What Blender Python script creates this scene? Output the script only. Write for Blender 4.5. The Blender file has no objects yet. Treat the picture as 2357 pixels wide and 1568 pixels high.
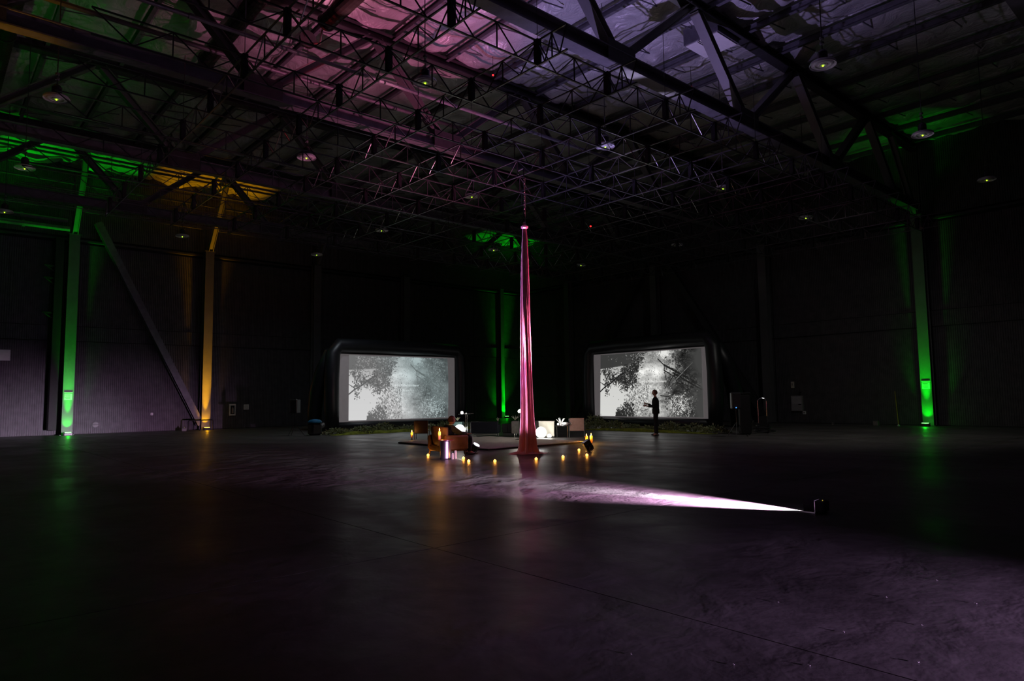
import bpy, math, random
import numpy as np
from mathutils import Vector, Matrix
S = bpy.context.scene
PI = math.pi
rnd = random.Random(7)

# ------------------------------------------------------------------ camera
W, H = 2357, 1568
F = 1556.0
def _cam():
    cx, cy = W/2, H/2
    r = lambda p: Vector((p[0]-cx, -(p[1]-cy), -F)).normalized()
    X = r((2955., 893.)); Y = r((-201., 933.)); Y = (Y - X*X.dot(Y)).normalized(); Z = X.cross(Y)
    return Matrix((X, Y, Z))             # world = M @ camera
cd = bpy.data.cameras.new('camera'); cam = bpy.data.objects.new('camera', cd)
S.collection.objects.link(cam); S.camera = cam
cam.matrix_world = Matrix.Translation((0, 0, 1.55)) @ _cam().to_4x4()
cd.sensor_width = 36; cd.lens = 36*F/W; cd.clip_start = .05; cd.clip_end = 200

# ------------------------------------------------------------------ world, lights, exposure
w = bpy.data.worlds.new('world'); S.world = w; w.use_nodes = True
w.node_tree.nodes['Background'].inputs[0].default_value = (.35, .4, .5, 1)
w.node_tree.nodes['Background'].inputs[1].default_value = .0
S.view_settings.view_transform = 'Standard'; S.view_settings.look = 'None'
S.view_settings.exposure = 0; S.view_settings.gamma = 1; S.view_settings.use_curve_mapping = False
S.cycles.use_denoising = True; S.cycles.max_bounces = 6; S.cycles.diffuse_bounces = 3
S.cycles.sample_clamp_indirect = 3; S.cycles.use_light_tree = True

def spot(name, loc, target, energy, color, deg, blend=.6, rad=.05):
    l = bpy.data.lights.new(name, 'SPOT'); l.energy = energy; l.color = color
    l.spot_size = math.radians(deg); l.spot_blend = blend; l.shadow_soft_size = rad
    o = bpy.data.objects.new(name, l); S.collection.objects.link(o); o.location = loc
    o.rotation_euler = (Vector(target)-Vector(loc)).to_track_quat('-Z', 'Y').to_euler()
    return o
def point(name, loc, energy, color, rad=.03):
    l = bpy.data.lights.new(name, 'POINT'); l.energy = energy; l.color = color; l.shadow_soft_size = rad
    o = bpy.data.objects.new(name, l); S.collection.objects.link(o); o.location = loc
    return o
GREEN = (.0, 1, .01); AMBER = (1, .42, .0); VIOLET = (.62, .50, 1.0); WHITE = (.85, .85, 1.); PINK = (1., .26, .42)
# uplights grazing the four lit columns (fixtures stand at the same spots)
for x, y, dx, dy, c, e, e2 in ((5.54, 38.66, 0, 1, GREEN, 1.0, 1.), (11.9, 38.66, 0, 1, AMBER, 1., 1.3),
                           (33.62, 38.95, .3, .7, GREEN, .9, .6), (34.67, 10.9, 1, 0, GREEN, 1., .12)):
    spot('uplight_main', (x, y, .20), (x-dx*.35, y-dy*.35, 10), 3000*e2, c, 30, .7, .04)
    spot('uplight_core', (x, y, .20), (x+dx*.33, y+dy*.33, 2.0), 2300*e, c, 20, 1, .04)
    spot('uplight_splash', (x, y, .20), (x+dx*.33, y+dy*.33, .75), 170*e, c, 60, 1, .04)
    point('uplight_glow', (x-.12*dx, y-.12*dy, .24), 4*e, c, .04)
spot('uplight_spill', (33.62, 38.95, .22), (33.4, 40.5, 3), 260, GREEN, 56, 1, .04)
point('red_ring_glow', (8.38, 18.15, 11.95), 5, (1, .02, .04), .05)  # red light added without a fixture, to redden the duct's end ring
# the same uplights go on outside the frame, left of the picture
spot('uplight_outside', (-.89, 38.66, .20), (-.6, 38.3, 10), 3000, GREEN, 46, .7, .05)
spot('uplight_outside', (-2.5, 24., .20), (1.2, 25., 13), 380, GREEN, 50, 1, .05)
spot('uplight_outside', (-1.4, 17.2, .20), (.2, 18.8, 10), 2200, AMBER, 27, 1, .05)
# three floor LED fixtures round the silk, one out of frame on the right
spot('floor_beam_core', (8.957, 4.175, .11), (8.36, 9.4, .0), 34000, (.90, .86, 1.), 15, 1, .012)
spot('floor_beam_mid', (8.957, 4.175, .11), (7.9, 10.4, -.1), 36000, (.86, .46, .84), 42, 1, .012)
spot('floor_beam_wash', (8.92, 4.46, .17), (6.0, 17.7, .2), 380, (.50, .42, 1.), 50, 1, .03)
spot('floor_beam_near', (8.957, 4.18, .045), (8.77, 5.7, -.11), 5000, (.92, .88, 1.), 13, .6, .012)
# dim ambient fill added under the roof steel, with no fixtures behind it
spot('ambient_fill', (23.5, 9.0, 7.7), (27., 13., 0), 270, (1., .97, .9), 150, 1, .3)
spot('ambient_fill', (14., 27.5, 7.7), (15., 30., 0), 260, (.8, .9, 1.), 150, 1, .3)
spot('silk_light_left', (11.91, 15.02, .31), (12.74, 13.85, 3.2), 11000, (.86, .76, 1.), 15, 1, .05)
spot('silk_light_left_wide', (11.91, 15.02, .31), (13.9, 13.2, 8.0), 3900, (.55, .41, 1.), 64, 1, .05)
spot('silk_light_right', (14.05, 12.925, .34), (12.75, 13.86, 3.1), 13000, (1., .34, .48), 17, 1, .05)
spot('silk_light_right_wide', (14.05, 12.925, .34), (12.0, 16.0, 8.0), 5200, (1., .24, .48), 46, 1, .05)
spot('silk_light_left_low', (11.91, 15.02, .31), (12.74, 13.85, 1.3), 700, (.84, .66, 1.), 50, 1, .05)
spot('silk_light_right_low', (14.05, 12.925, .34), (12.75, 13.86, 1.3), 600, (1., .52, .72), 50, 1, .05)
spot('side_beam', (5.6, -4.5, .40), (5.2, 1.6, .3), 15000, (.66, .40, .84), 48, 1, .012)   # cut by a plate added to its unseen fixture

# ------------------------------------------------------------------ helpers
class MB:
    def __init__(s): s.v = []; s.f = []; s.m = []; s.mi = 0
    def add(s, vs, fs):
        n = len(s.v); s.v += [tuple(v) for v in vs]; s.f += [tuple(i+n for i in f) for f in fs]; s.m += [s.mi]*len(fs)
    def box(s, c, d, rz=0, M=None):
        x, y, z = [k/2 for k in d]
        vs = [Vector(p) for p in ((-x,-y,-z),(x,-y,-z),(x,y,-z),(-x,y,-z),(-x,-y,z),(x,-y,z),(x,y,z),(-x,y,z))]
        R = M if M is not None else Matrix.Rotation(rz, 3, 'Z')
        s.add([R@v+Vector(c) for v in vs], [(0,3,2,1),(4,5,6,7),(0,1,5,4),(1,2,6,5),(2,3,7,6),(3,0,4,7)])
    def bbox(s, c, d, b=.02, rz=0, M=None):      # chamfered box
        x, y, z = [k/2 for k in d]; b = min(b, x*.9, y*.9, z*.9)
        R = M if M is not None else Matrix.Rotation(rz, 3, 'Z')
        rings = []
        for zz, ins in ((-z, b), (-z+b, 0), (z-b, 0), (z, b)):
            X, Y = x-ins, y-ins; q = b if ins == 0 else b*.6
            rings.append([(X-q,-Y,zz),(X,-Y+q,zz),(X,Y-q,zz),(X-q,Y,zz),(-X+q,Y,zz),(-X,Y-q,zz),(-X,-Y+q,zz),(-X+q,-Y,zz)])
        vs = [R@Vector(p)+Vector(c) for r in rings for p in r]; fs = []
        for k in range(3):
            for i in range(8): j = (i+1) % 8; fs.append((k*8+i, k*8+j, k*8+8+j, k*8+8+i))
        fs.append(tuple(range(7, -1, -1))); fs.append(tuple(range(24, 32)))
        s.add(vs, fs)
    def bar(s, a, b, w, d=None, up=(0,0,1)):     # rectangular bar
        a = Vector(a); b = Vector(b); d = d or w; t = (b-a).normalized(); u = Vector(up)
        if abs(t.dot(u)) > .98: u = Vector((1,0,0))
        r = t.cross(u).normalized(); q = r.cross(t).normalized()
        vs = []
        for p in (a, b):
            for i, j in ((-1,-1),(1,-1),(1,1),(-1,1)): vs.append(p+r*(w/2*i)+q*(d/2*j))
        s.add(vs, [(0,1,2,3),(7,6,5,4),(0,4,5,1),(1,5,6,2),(2,6,7,3),(3,7,4,0)])
    def ibeam(s, a, b, w, h, t=.03, up=(0,0,1)):
        a = Vector(a); b = Vector(b); d = (b-a).normalized(); u = Vector(up)
        if abs(d.dot(u)) > .98: u = Vector((1,0,0))
        r = d.cross(u).normalized(); q = r.cross(d).normalized()
        s.bar(a+q*(h/2-t/2), b+q*(h/2-t/2), w, t, up=q); s.bar(a-q*(h/2-t/2), b-q*(h/2-t/2), w, t, up=q)
        s.bar(a, b, t, h-2*t, up=q)
    def tube(s, pts, r, n=8, cap=True):
        pts = [Vector(p) for p in pts]; rs = r if isinstance(r, (list, tuple)) else [r]*len(pts)
        t0 = (pts[1]-pts[0]).normalized(); u = Vector((0,0,1)) if abs(t0.z) < .9 else Vector((1,0,0))
        u = (u-t0*u.dot(t0)).normalized(); vs = []; fs = []
        for i, p in enumerate(pts):
            t = ((pts[min(i+1, len(pts)-1)])-(pts[max(i-1, 0)])).normalized()
            u = (u-t*u.dot(t)).normalized(); v = t.cross(u)
            for k in range(n):
                a = 2*PI*k/n; vs.append(p+(u*math.cos(a)+v*math.sin(a))*rs[i])
        for i in range(len(pts)-1):
            for k in range(n):
                j = (k+1) % n; fs.append((i*n+k, i*n+j, (i+1)*n+j, (i+1)*n+k))
        if cap: fs.append(tuple(range(n-1, -1, -1))); fs.append(tuple((len(pts)-1)*n+k for k in range(n)))
        s.add(vs, fs)
    def lathe(s, prof, n=24, c=(0,0,0), R=None):
        vs = []; fs = []; c = Vector(c)
        for r, z in prof:
            for k in range(n):
                a = 2*PI*k/n; p = Vector((r*math.cos(a), r*math.sin(a), z)); vs.append((R@p if R else p)+c)
        for i in range(len(prof)-1):
            for k in range(n):
                j = (k+1) % n; fs.append((i*n+k, i*n+j, (i+1)*n+j, (i+1)*n+k))
        if prof[0][0] > 1e-4: fs.append(tuple(range(n-1, -1, -1)))
        if prof[-1][0] > 1e-4: fs.append(tuple((len(prof)-1)*n+k for k in range(n)))
        s.add(vs, fs)
    def sph(s, c, r, n=16, m=10, sc=(1,1,1)):
        prof = [(max(1e-5, r*math.sin(PI*i/m)), -r*math.cos(PI*i/m)) for i in range(m+1)]
        k = len(s.v); s.lathe(prof, n, (0,0,0))
        for i in range(k, len(s.v)):
            v = s.v[i]; s.v[i] = (v[0]*sc[0]+c[0], v[1]*sc[1]+c[1], v[2]*sc[2]+c[2])
    def mesh(s, name, mats, smooth=False):
        me = bpy.data.meshes.new(name); me.from_pydata(s.v, [], s.f)
        for m in (mats if isinstance(mats, (list, tuple)) else [mats]): me.materials.append(m)
        if s.mi or any(s.m): me.polygons.foreach_set('material_index', s.m)
        if smooth: me.polygons.foreach_set('use_smooth', [True]*len(me.polygons))
        me.update(); return me
    def build(s, name, mats, parent=None, smooth=False, **k):
        return link(name, s.mesh(name, mats, smooth), parent, **k)
def link(name, me, parent=None, loc=None, rz=None, **props):
    o = bpy.data.objects.new(name, me); S.collection.objects.link(o)
    if parent: o.parent = parent
    if loc: o.location = loc
    if rz is not None: o.rotation_euler = (0, 0, rz)
    for k, v in props.items(): o[k] = v
    return o
def thing(name, label, cat, loc=(0,0,0), rz=0, group=None):
    o = link(name, None, None, loc, rz); o.empty_display_size = .1
    o['label'] = label; o['category'] = cat
    if group: o['group'] = group
    return o
def tag(o, label, cat, group=None):
    o['label'] = label; o['category'] = cat
    if group: o['group'] = group
    return o

def mat(name, col, rough=.6, metal=0., spec=.5, var=.0, vs=6., bump=0., bs=40., emit=None, es=0., sss=0., stretch=None, sheen=0., coat=0., trans=0.):
    m = bpy.data.materials.new(name); m.use_nodes = True; nt = m.node_tree; b = nt.nodes['Principled BSDF']
    I = b.inputs; I['Base Color'].default_value = (*col, 1); I['Roughness'].default_value = rough
    I['Metallic'].default_value = metal; I['Specular IOR Level'].default_value = spec
    if sss: I['Subsurface Weight'].default_value = sss; I['Subsurface Radius'].default_value = (.02,.01,.005)
    if sheen: I['Sheen Weight'].default_value = sheen
    if coat: I['Coat Weight'].default_value = coat
    if trans: I['Transmission Weight'].default_value = trans
    if emit: I['Emission Color'].default_value = (*emit, 1); I['Emission Strength'].default_value = es
    tc = nt.nodes.new('ShaderNodeTexCoord'); out = tc.outputs['Object']
    if stretch:
        mp = nt.nodes.new('ShaderNodeMapping'); mp.inputs['Scale'].default_value = stretch
        nt.links.new(out, mp.inputs[0]); out = mp.outputs[0]
    if var > 0:
        n = nt.nodes.new('ShaderNodeTexNoise'); n.inputs['Scale'].default_value = vs; n.inputs['Detail'].default_value = 6
        nt.links.new(out, n.inputs['Vector'])
        r = nt.nodes.new('ShaderNodeValToRGB')
        r.color_ramp.elements[0].position = .3; r.color_ramp.elements[1].position = .7
        r.color_ramp.elements[0].color = (*[c*(1-var) for c in col], 1); r.color_ramp.elements[1].color = (*[min(1, c*(1+var)) for c in col], 1)
        nt.links.new(n.outputs['Fac'], r.inputs[0]); nt.links.new(r.outputs[0], I['Base Color'])
    if bump > 0:
        n2 = nt.nodes.new('ShaderNodeTexNoise'); n2.inputs['Scale'].default_value = bs; n2.inputs['Detail'].default_value = 5
        nt.links.new(out, n2.inputs['Vector'])
        bp = nt.nodes.new('ShaderNodeBump'); bp.inputs['Strength'].default_value = bump; bp.inputs['Distance'].default_value = .02
        nt.links.new(n2.outputs['Fac'], bp.inputs['Height']); nt.links.new(bp.outputs[0], I['Normal'])
    return m

def vnoise(x, y, seed=0):
    rs = np.random.RandomState(seed); T = rs.rand(256, 256)
    xi = np.floor(x).astype(int); yi = np.floor(y).astype(int); fx = x-xi; fy = y-yi
    fx = fx*fx*(3-2*fx); fy = fy*fy*(3-2*fy)
    g = lambda a, b: T[a % 256, b % 256]
    return (g(xi,yi)*(1-fx)+g(xi+1,yi)*fx)*(1-fy)+(g(xi,yi+1)*(1-fx)+g(xi+1,yi+1)*fx)*fy
def fbm(x, y, o=4, seed=0):
    s = 0; a = .5
    for i in range(o): s = s+a*vnoise(x*2**i+7*i, y*2**i+3*i, seed+i); a *= .5
    return s

# materials
M_wall = mat('black_painted_steel', (.075, .073, .080), .55, 0, .4, .25, 3, .15, 30)
M_steel = mat('dark_primed_steel', (.045, .045, .05), .5, .2, .5, .2, 4, .2, 25)
M_truss = mat('purlin_steel', (.13, .13, .15), .45, .2, .5, .2, 4, .2, 25)
M_grid = mat('painted_grid_steel', (.07, .07, .075), .3, .5, .6, .15, 5)
M_col = mat('painted_column_steel', (.12, .12, .125), .5, 0, .5, .12, 2, .1, 20)
M_black = mat('matte_black', (.012, .012, .013), .6, 0, .3, .2, 12)
M_blackgloss = mat('black_plastic', (.02, .02, .022), .35, 0, .5, .2, 12)
M_vinyl = mat('black_vinyl', (.010, .011, .014), .42, 0, .5, .2, 2, .25, 5)
M_chrome = mat('chrome', (.7, .7, .72), .18, 1, .5, .05, 20)
M_brushed = mat('brushed_steel', (.62, .60, .66), .34, 1, .5, .15, 3, .1, 60, stretch=(1, 1, .1))
M_white = mat('white_paint', (.75, .75, .74), .5, 0, .5, .05, 8)
M_off = mat('off_white_laminate', (.62, .60, .52), .5, 0, .4, .06, 3)
M_grey = mat('grey_upholstery', (.20, .20, .18), .8, 0, .3, .15, 10, .3, 90)
M_teal = mat('teal_laminate', (.16, .28, .28), .45, 0, .5, .1, 4)
M_sofa = mat('navy_upholstery', (.012, .016, .025), .75, 0, .3, .2, 10, .3, 90)
M_brown = mat('brown_leather', (.17, .085, .022), .5, 0, .5, .25, 8, .3, 60)
M_rose = mat('dusty_rose_fabric', (.42, .25, .21), .8, 0, .3, .1, 12, .3, 90)
M_wood = mat('dark_stained_wood', (.05, .028, .016), .45, 0, .5, .3, 8, .15, 40, stretch=(1, 1, 8))
M_wax = mat('candle_wax', (.85, .62, .45), .5, 0, .4, .06, 10)
def _wax():
    nt = M_wax.node_tree; tr_ = nt.nodes.new('ShaderNodeBsdfTranslucent'); tr_.inputs[0].default_value = (.9, .55, .25, 1); mx = nt.nodes.new('ShaderNodeMixShader'); mx.inputs[0].default_value = .45
    o = nt.nodes['Material Output']; nt.links.new(nt.nodes['Principled BSDF'].outputs[0], mx.inputs[1]); nt.links.new(tr_.outputs[0], mx.inputs[2]); nt.links.new(mx.outputs[0], o.inputs[0])
_wax()
M_flame = mat('flame', (1, .5, .1), .5, emit=(1, .50, .10), es=14)
M_tea = mat('tea_light_glow', (1, .6, .2), .5, emit=(1, .42, .06), es=5)
M_glow = mat('lamp_opal_glow', (.9, .9, .9), .5, emit=(1, .98, .93), es=3.2)
M_bulb = mat('lamp_bulb', (.9, .9, .9), .5, emit=(1, .93, .78), es=14)
M_lensv = mat('led_lens_lit', (.9, .9, .9), .3, emit=(.9, .8, 1), es=6)
M_leds = {'g': mat('green_led_lens', (.2,.9,.2), .3, emit=(.2, 1, .2), es=4), 'a': mat('amber_led_lens', (.9,.6,.2), .3, emit=(1, .6, .1), es=4)}
M_dot = mat('yellow_green_indicator', (.6, .9, .1), .4, emit=(.45, .9, .03), es=2.5)
M_red = mat('red_indicator', (.9, .1, .1), .4, emit=(1, .02, .02), es=2.5)
M_blue = mat('blue_indicator', (.1, .2, .9), .4, emit=(.05, .25, 1), es=3)
M_leaf = mat('leaf_green', (.26, .29, .15), .55, 0, .4, .45, 5)
M_moss = mat('moss', (.22, .26, .03), .9, 0, .2, .5, 6, .8, 30)
M_palel = mat('pale_succulent', (.45, .48, .36), .5, 0, .4, .2, 6)
M_skin = mat('skin', (.42, .22, .16), .5, 0, .4, .08, 10, sss=.1)
M_cloth = mat('black_clothing', (.012, .012, .014), .85, 0, .2, .2, 15)
M_shirt = mat('grey_green_shirt', (.06, .065, .055), .85, 0, .2, .2, 15)
M_jean = mat('dark_navy_trousers', (.02, .022, .035), .85, 0, .2, .2, 15)
M_hair = mat('brown_hair', (.09, .03, .018), .6, 0, .4, .3, 30, .4, 90, stretch=(1, 1, 4))
M_rug = mat('pale_carpet', (.50, .475, .43), .95, 0, .15, .12, 5, .5, 120)
M_edge = mat('dark_carpet_edge', (.02, .018, .016), .8)
M_silk = mat('rose_silk', (.86, .29, .40), .33, 0, .7, .10, 5, .0, 60, sheen=.3)
M_duct = mat('spiral_duct', (.05, .045, .04), .4, .6, .5, .2, 6)
M_yellow = mat('yellow_pole', (.45, .36, .04), .5, 0, .4, .1, 10)
M_bluebag = mat('blue_blower_cover', (.01, .16, .33), .6, 0, .4, .2, 10)
M_screenb = mat('projection_cloth_border', (.27, .25, .26), .8, 0, .3, .08, 3, emit=(.075, .068, .070), es=1.)   # the projector's black level

# foil faced insulation
def foil():
    m = mat('foil_insulation', (.52, .52, .54), .40, .25, .6, .12, 1.2)
    nt = m.node_tree; b = nt.nodes['Principled BSDF']; tc = nt.nodes.new('ShaderNodeTexCoord')
    mp = nt.nodes.new('ShaderNodeMapping'); mp.inputs['Scale'].default_value = (1.0, .7, 1)
    n = nt.nodes.new('ShaderNodeTexNoise'); n.inputs['Scale'].default_value = 1.6; n.inputs['Detail'].default_value = 6; n.inputs['Distortion'].default_value = 1.2
    r = nt.nodes.new('ShaderNodeMath'); r.operation = 'ABSOLUTE'; s_ = nt.nodes.new('ShaderNodeMath'); s_.operation = 'SUBTRACT'; s_.inputs[1].default_value = .5
    bp = nt.nodes.new('ShaderNodeBump'); bp.inputs['Strength'].default_value = .55; bp.inputs['Distance'].default_value = .35
    L = nt.links.new
    L(tc.outputs['Object'], mp.inputs[0]); L(mp.outputs[0], n.inputs['Vector']); L(n.outputs['Fac'], s_.inputs[0]); L(s_.outputs[0], r.inputs[0]); L(r.outputs[0], bp.inputs['Height']); L(bp.outputs[0], b.inputs['Normal'])
    return m
M_foil = foil()

def floor_mat():
    m = bpy.data.materials.new('sealed_concrete'); m.use_nodes = True; nt = m.node_tree; b = nt.nodes['Principled BSDF']; L = nt.links.new
    N = lambda t, **k: nt.nodes.new(t)
    geo = N('ShaderNodeNewGeometry')
    def noise(scale, det=5, dist=0, st=(1,1,1)):
        mp = N('ShaderNodeMapping'); mp.inputs['Scale'].default_value = st; n = N('ShaderNodeTexNoise')
        n.inputs['Scale'].default_value = scale; n.inputs['Detail'].default_value = det; n.inputs['Distortion'].default_value = dist
        L(geo.outputs['Position'], mp.inputs[0]); L(mp.outputs[0], n.inputs['Vector']); return n.outputs['Fac']
    def ramp(src, p0, p1, c0, c1):
        r = N('ShaderNodeValToRGB'); e = r.color_ramp.elements; e[0].position = p0; e[1].position = p1; e[0].color = (*c0, 1); e[1].color = (*c1, 1); L(src, r.inputs[0]); return r.outputs[0]
    base = ramp(noise(.55, 8, .6), .32, .72, (.085, .080, .074), (.17, .160, .150))
    st = ramp(noise(5, 8, .3), .35, .75, (.75, .75, .75), (1.15, 1.15, 1.15))
    mx = N('ShaderNodeMix'); mx.data_type = 'RGBA'; mx.blend_type = 'MULTIPLY'; mx.inputs[0].default_value = 1; L(base, mx.inputs[6]); L(st, mx.inputs[7])
    L(mx.outputs[2], b.inputs['Base Color'])
    ro = ramp(noise(.8, 6, 1.0, (1, .6, 1)), .3, .7, (.33,)*3, (.50,)*3); L(ro, b.inputs['Roughness'])
    b.inputs['Specular IOR Level'].default_value = .5
    bp = N('ShaderNodeBump'); bp.inputs['Strength'].default_value = .9; bp.inputs['Distance'].default_value = .014
    L(noise(1.6, 4, .4, (1, 1, 1)), bp.inputs['Height'])
    b2 = N('ShaderNodeBump'); b2.inputs['Strength'].default_value = .25; b2.inputs['Distance'].default_value = .004
    L(noise(22, 4), b2.inputs['Height']); L(bp.outputs[0], b2.inputs['Normal']); L(b2.outputs[0], b.inputs['Normal'])
    return m
M_floor = floor_mat()

# ------------------------------------------------------------------ setting: floor, walls, ceiling
X0, X1, Y0, Y1, HC = -8.0, 35.9, -8.0, 39.9, 13.7
fl = link('floor', None, kind='structure')
b = MB(); b.box(((X0+X1)/2, (Y0+Y1)/2, -.07), (X1-X0, Y1-Y0, .10)); sub = b.build('slab_base', M_black, fl)
xs = [X0]+[x for x in (4.12+6.1*k for k in (-2, 0, 2, 4)) if X0 < x < X1]+[X1]
ys = [Y0]+[y for y in (5.95+6.1*k for k in (-2, 0, 2, 4)) if Y0 < y < Y1]+[Y1]
for i in range(len(xs)-1):
    for j in range(len(ys)-1):
        a, c, d, e = xs[i], xs[i+1], ys[j], ys[j+1]; g = .009; top = .001 if c < 4.2 else 0
        b = MB(); b.bbox(((a+c)/2, (d+e)/2, top-.02), (c-a-g, e-d-g, .04), .0025); b.build('concrete_slab', M_floor, fl)

def corrugated(name, length, h, per=.09, dep=.024):
    n = int(length/per); vs = []; fs = []; pts = []
    for i in range(n):
        x = i*per; pts += [(x, 0), (x+per*.35, 0), (x+per*.5, -dep), (x+per*.85, -dep)]
    pts.append((n*per, 0)); k = n*per/length
    for x, y in pts: vs += [(x/k, y, 0), (x/k, y, h)]
    for i in range(len(pts)-1): fs.append((2*i, 2*i+2, 2*i+3, 2*i+1))
    me = bpy.data.meshes.new(name); me.from_pydata(vs, [], fs); me.materials.append(M_wall); return me
def foil_wall(name, length, h, seed):
    nx, nz = int(length/.2), int(h/.2); u = np.linspace(0, length, nx+1); v = np.linspace(0, h, nz+1); U, V = np.meshgrid(u, v)
    D = -.06-.16*np.abs(fbm(U*.9, V*.9, 4, seed)-.45); vs = np.stack([U, D, V], -1).reshape(-1, 3)
    fs = [(j*(nx+1)+i, j*(nx+1)+i+1, (j+1)*(nx+1)+i+1, (j+1)*(nx+1)+i) for j in range(nz) for i in range(nx)]
    me = bpy.data.meshes.new(name); me.from_pydata(vs.tolist(), [], fs); me.materials.append(M_foil)
    me.polygons.foreach_set('use_smooth', [True]*len(fs)); return me
BX = [5.54+6.43*k for k in range(-2, 5)]; BX = [X0]+[x for x in BX if x > X0]+[X1]
BY = [3.25, 10.9, 18.6, 26.2, 33.9]; BY = [Y0, -4.4]+BY+[Y1]
def wall(name, edges, far, axis):
    # the sheets' own x runs along the wall; -y faces the room
    if axis == 'x': base = link(name, None, kind='structure', loc=(0, far, 0)); sh = lambda a: (a, 0)
    else: base = link(name, None, kind='structure', loc=(far, 0, 0), rz=-PI/2); sh = lambda a: (-a, 0)
    b = MB(); lo, hi = edges[0], edges[-1]
    if axis == 'x': b.box(((lo+hi)/2, .12, HC/2), (hi-lo, .2, HC+.1))
    else: b.box((-(lo+hi)/2, .12, HC/2), (hi-lo, .2, HC+.1))
    b.build('wall_backing', M_black, base)
    cache = {}
    for i in range(len(edges)-1):
        a, c = edges[i], edges[i+1]; L_ = c-a-.04; key = round(L_, 2)
        if key not in cache: cache[key] = [corrugated('lower', L_, 4.62), corrugated('belt', L_, .72), corrugated('upper', L_, 4.2), corrugated('top', L_, 3.7)]
        st = a+.02 if axis == 'x' else -(c-.02)
        lo_, be, up, fo = cache[key]
        link('corrugated_panel', lo_, base, (st, -.02, .02)); link('belt_panel', be, base, (st, -.07, 4.66)); link('corrugated_panel', up, base, (st, -.02, 5.40))
        link('corrugated_panel', fo, base, (st, -.02, 9.95))
    for z, r in ((9.75, .10), (4.64, .03), (5.39, .03)):
        b = MB()
        if axis == 'x': b.bar((lo, -.14 if r > .05 else -.05, z), (hi, -.14 if r > .05 else -.05, z), .22 if r > .05 else .06, r)
        else: b.bar((-hi, -.14 if r > .05 else -.05, z), (-lo, -.14 if r > .05 else -.05, z), .22 if r > .05 else .06, r)
        b.build('wall_girt', M_steel if r > .05 else M_black, base)
    return base
wall('wall_left', BX, Y1, 'x')
wall('wall_right', BY, X1, 'y')
for nm, c, d in (('wall_back', ((X0+X1)/2, Y0-.1, HC/2), (X1-X0, .2, HC)), ('wall_near', (X0-.1, (Y0+Y1)/2, HC/2), (.2, Y1-Y0, HC))):
    b = MB(); b.box(c, d); b.build(nm, M_wall, kind='structure')

ce = link('ceiling', None, kind='structure')
b = MB(); b.box(((X0+X1)/2, (Y0+Y1)/2, HC+.35), (X1-X0, Y1-Y0, .2)); b.build('roof_deck', M_black, ce)
k = 0; x = X0
while x < X1-.1:                      # draped blankets, each 2.14 m wide, sagging between the joists
    x2 = min(x+2.143, X1); nx = 15; ny = 330
    U, V = np.meshgrid(np.linspace(x, x2, nx+1), np.linspace(Y0, Y1, ny+1))
    t = (U-x)/(x2-x); vv = (V+.6*k) % 2.4/2.4
    fold = np.abs(((fbm(U*1.1+k, V*1.3, 4, 11)-.47)*2)); arcs = np.abs(np.sin(PI*(vv+.25*np.sin(PI*t))))
    Z = HC-.12*np.sin(PI*t)-.16*(1-arcs)*np.sin(PI*t)-.30*fold*np.sin(PI*t)**.5
    fs = [(j*(nx+1)+i, (j+1)*(nx+1)+i, (j+1)*(nx+1)+i+1, j*(nx+1)+i+1) for j in range(ny) for i in range(nx)]
    me = bpy.data.meshes.new('insulation_blanket'); me.from_pydata(np.stack([U, V, Z], -1).reshape(-1, 3).tolist(), [], fs)
    me.materials.append(M_foil); me.polygons.foreach_set('use_smooth', [True]*len(fs)); link('insulation_blanket', me, ce); x = x2; k += 1

# columns
def column(x, y, rz, label, lit=False, sign=False, z1=9.9):
    t = thing('steel_column', label, 'column', (x, y, 0), rz)      # local -y faces the room
    b = MB(); b.box((0, -.20, z1/2), (.46, .03, z1)); b.box((0, .20, z1/2), (.46, .03, z1)); b.box((0, 0, z1/2), (.03, .4, z1)); b.build('shaft', M_col, t)
    b = MB(); b.box((0, 0, .02), (.6, .5, .04)); b.build('base_plate', M_steel, t)
    b = MB(); b.box((0, -.02, z1+.02), (.56, .5, .05)); b.build('cap_plate', M_steel, t)
    if sign:
        b = MB(); b.box((0, -.225, 2.06), (.34, .02, .035)); b.build('sign_rail', M_white, t)
        b = MB(); b.box((0, -.222, 1.86), (.32, .012, .30)); b.build('notice', M_white, t)
        b = MB()
        for r in range(4): b.box((-.03+.02*(r % 2), -.230, 1.95-.055*r), (.22-.03*(r % 2), .003, .018))
        b.build('notice_text', M_black, t)
    return t
column(5.54, 39.2, 0, 'green-lit steel column on the left wall beside the corrugated panels', True, True)
column(11.95, 39.2, 0, 'amber-lit steel column behind the low barrier rail', True)
column(18.4, 39.3, 0, 'unlit steel column on the left wall just left of the left screen')
column(24.9, 39.3, 0, 'unlit steel column on the left wall behind the left screen')
cc = column(33.7, 39.45, -.5, 'distant green-lit steel column in the far corner between the two screens', True); cc.scale = (.55, .8, 1)
column(35.25, 10.9, -PI/2, 'green-lit steel column on the right wall beside the leaning yellow pole', True, True)
column(35.3, 18.75, -PI/2, 'unlit steel column on the right wall behind the silver hand truck')
column(35.3, 26.2, -PI/2, 'unlit steel column on the right wall behind the right screen')
column(35.3, 33.9, -PI/2, 'unlit steel column on the right wall between the right screen and the corner')
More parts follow.
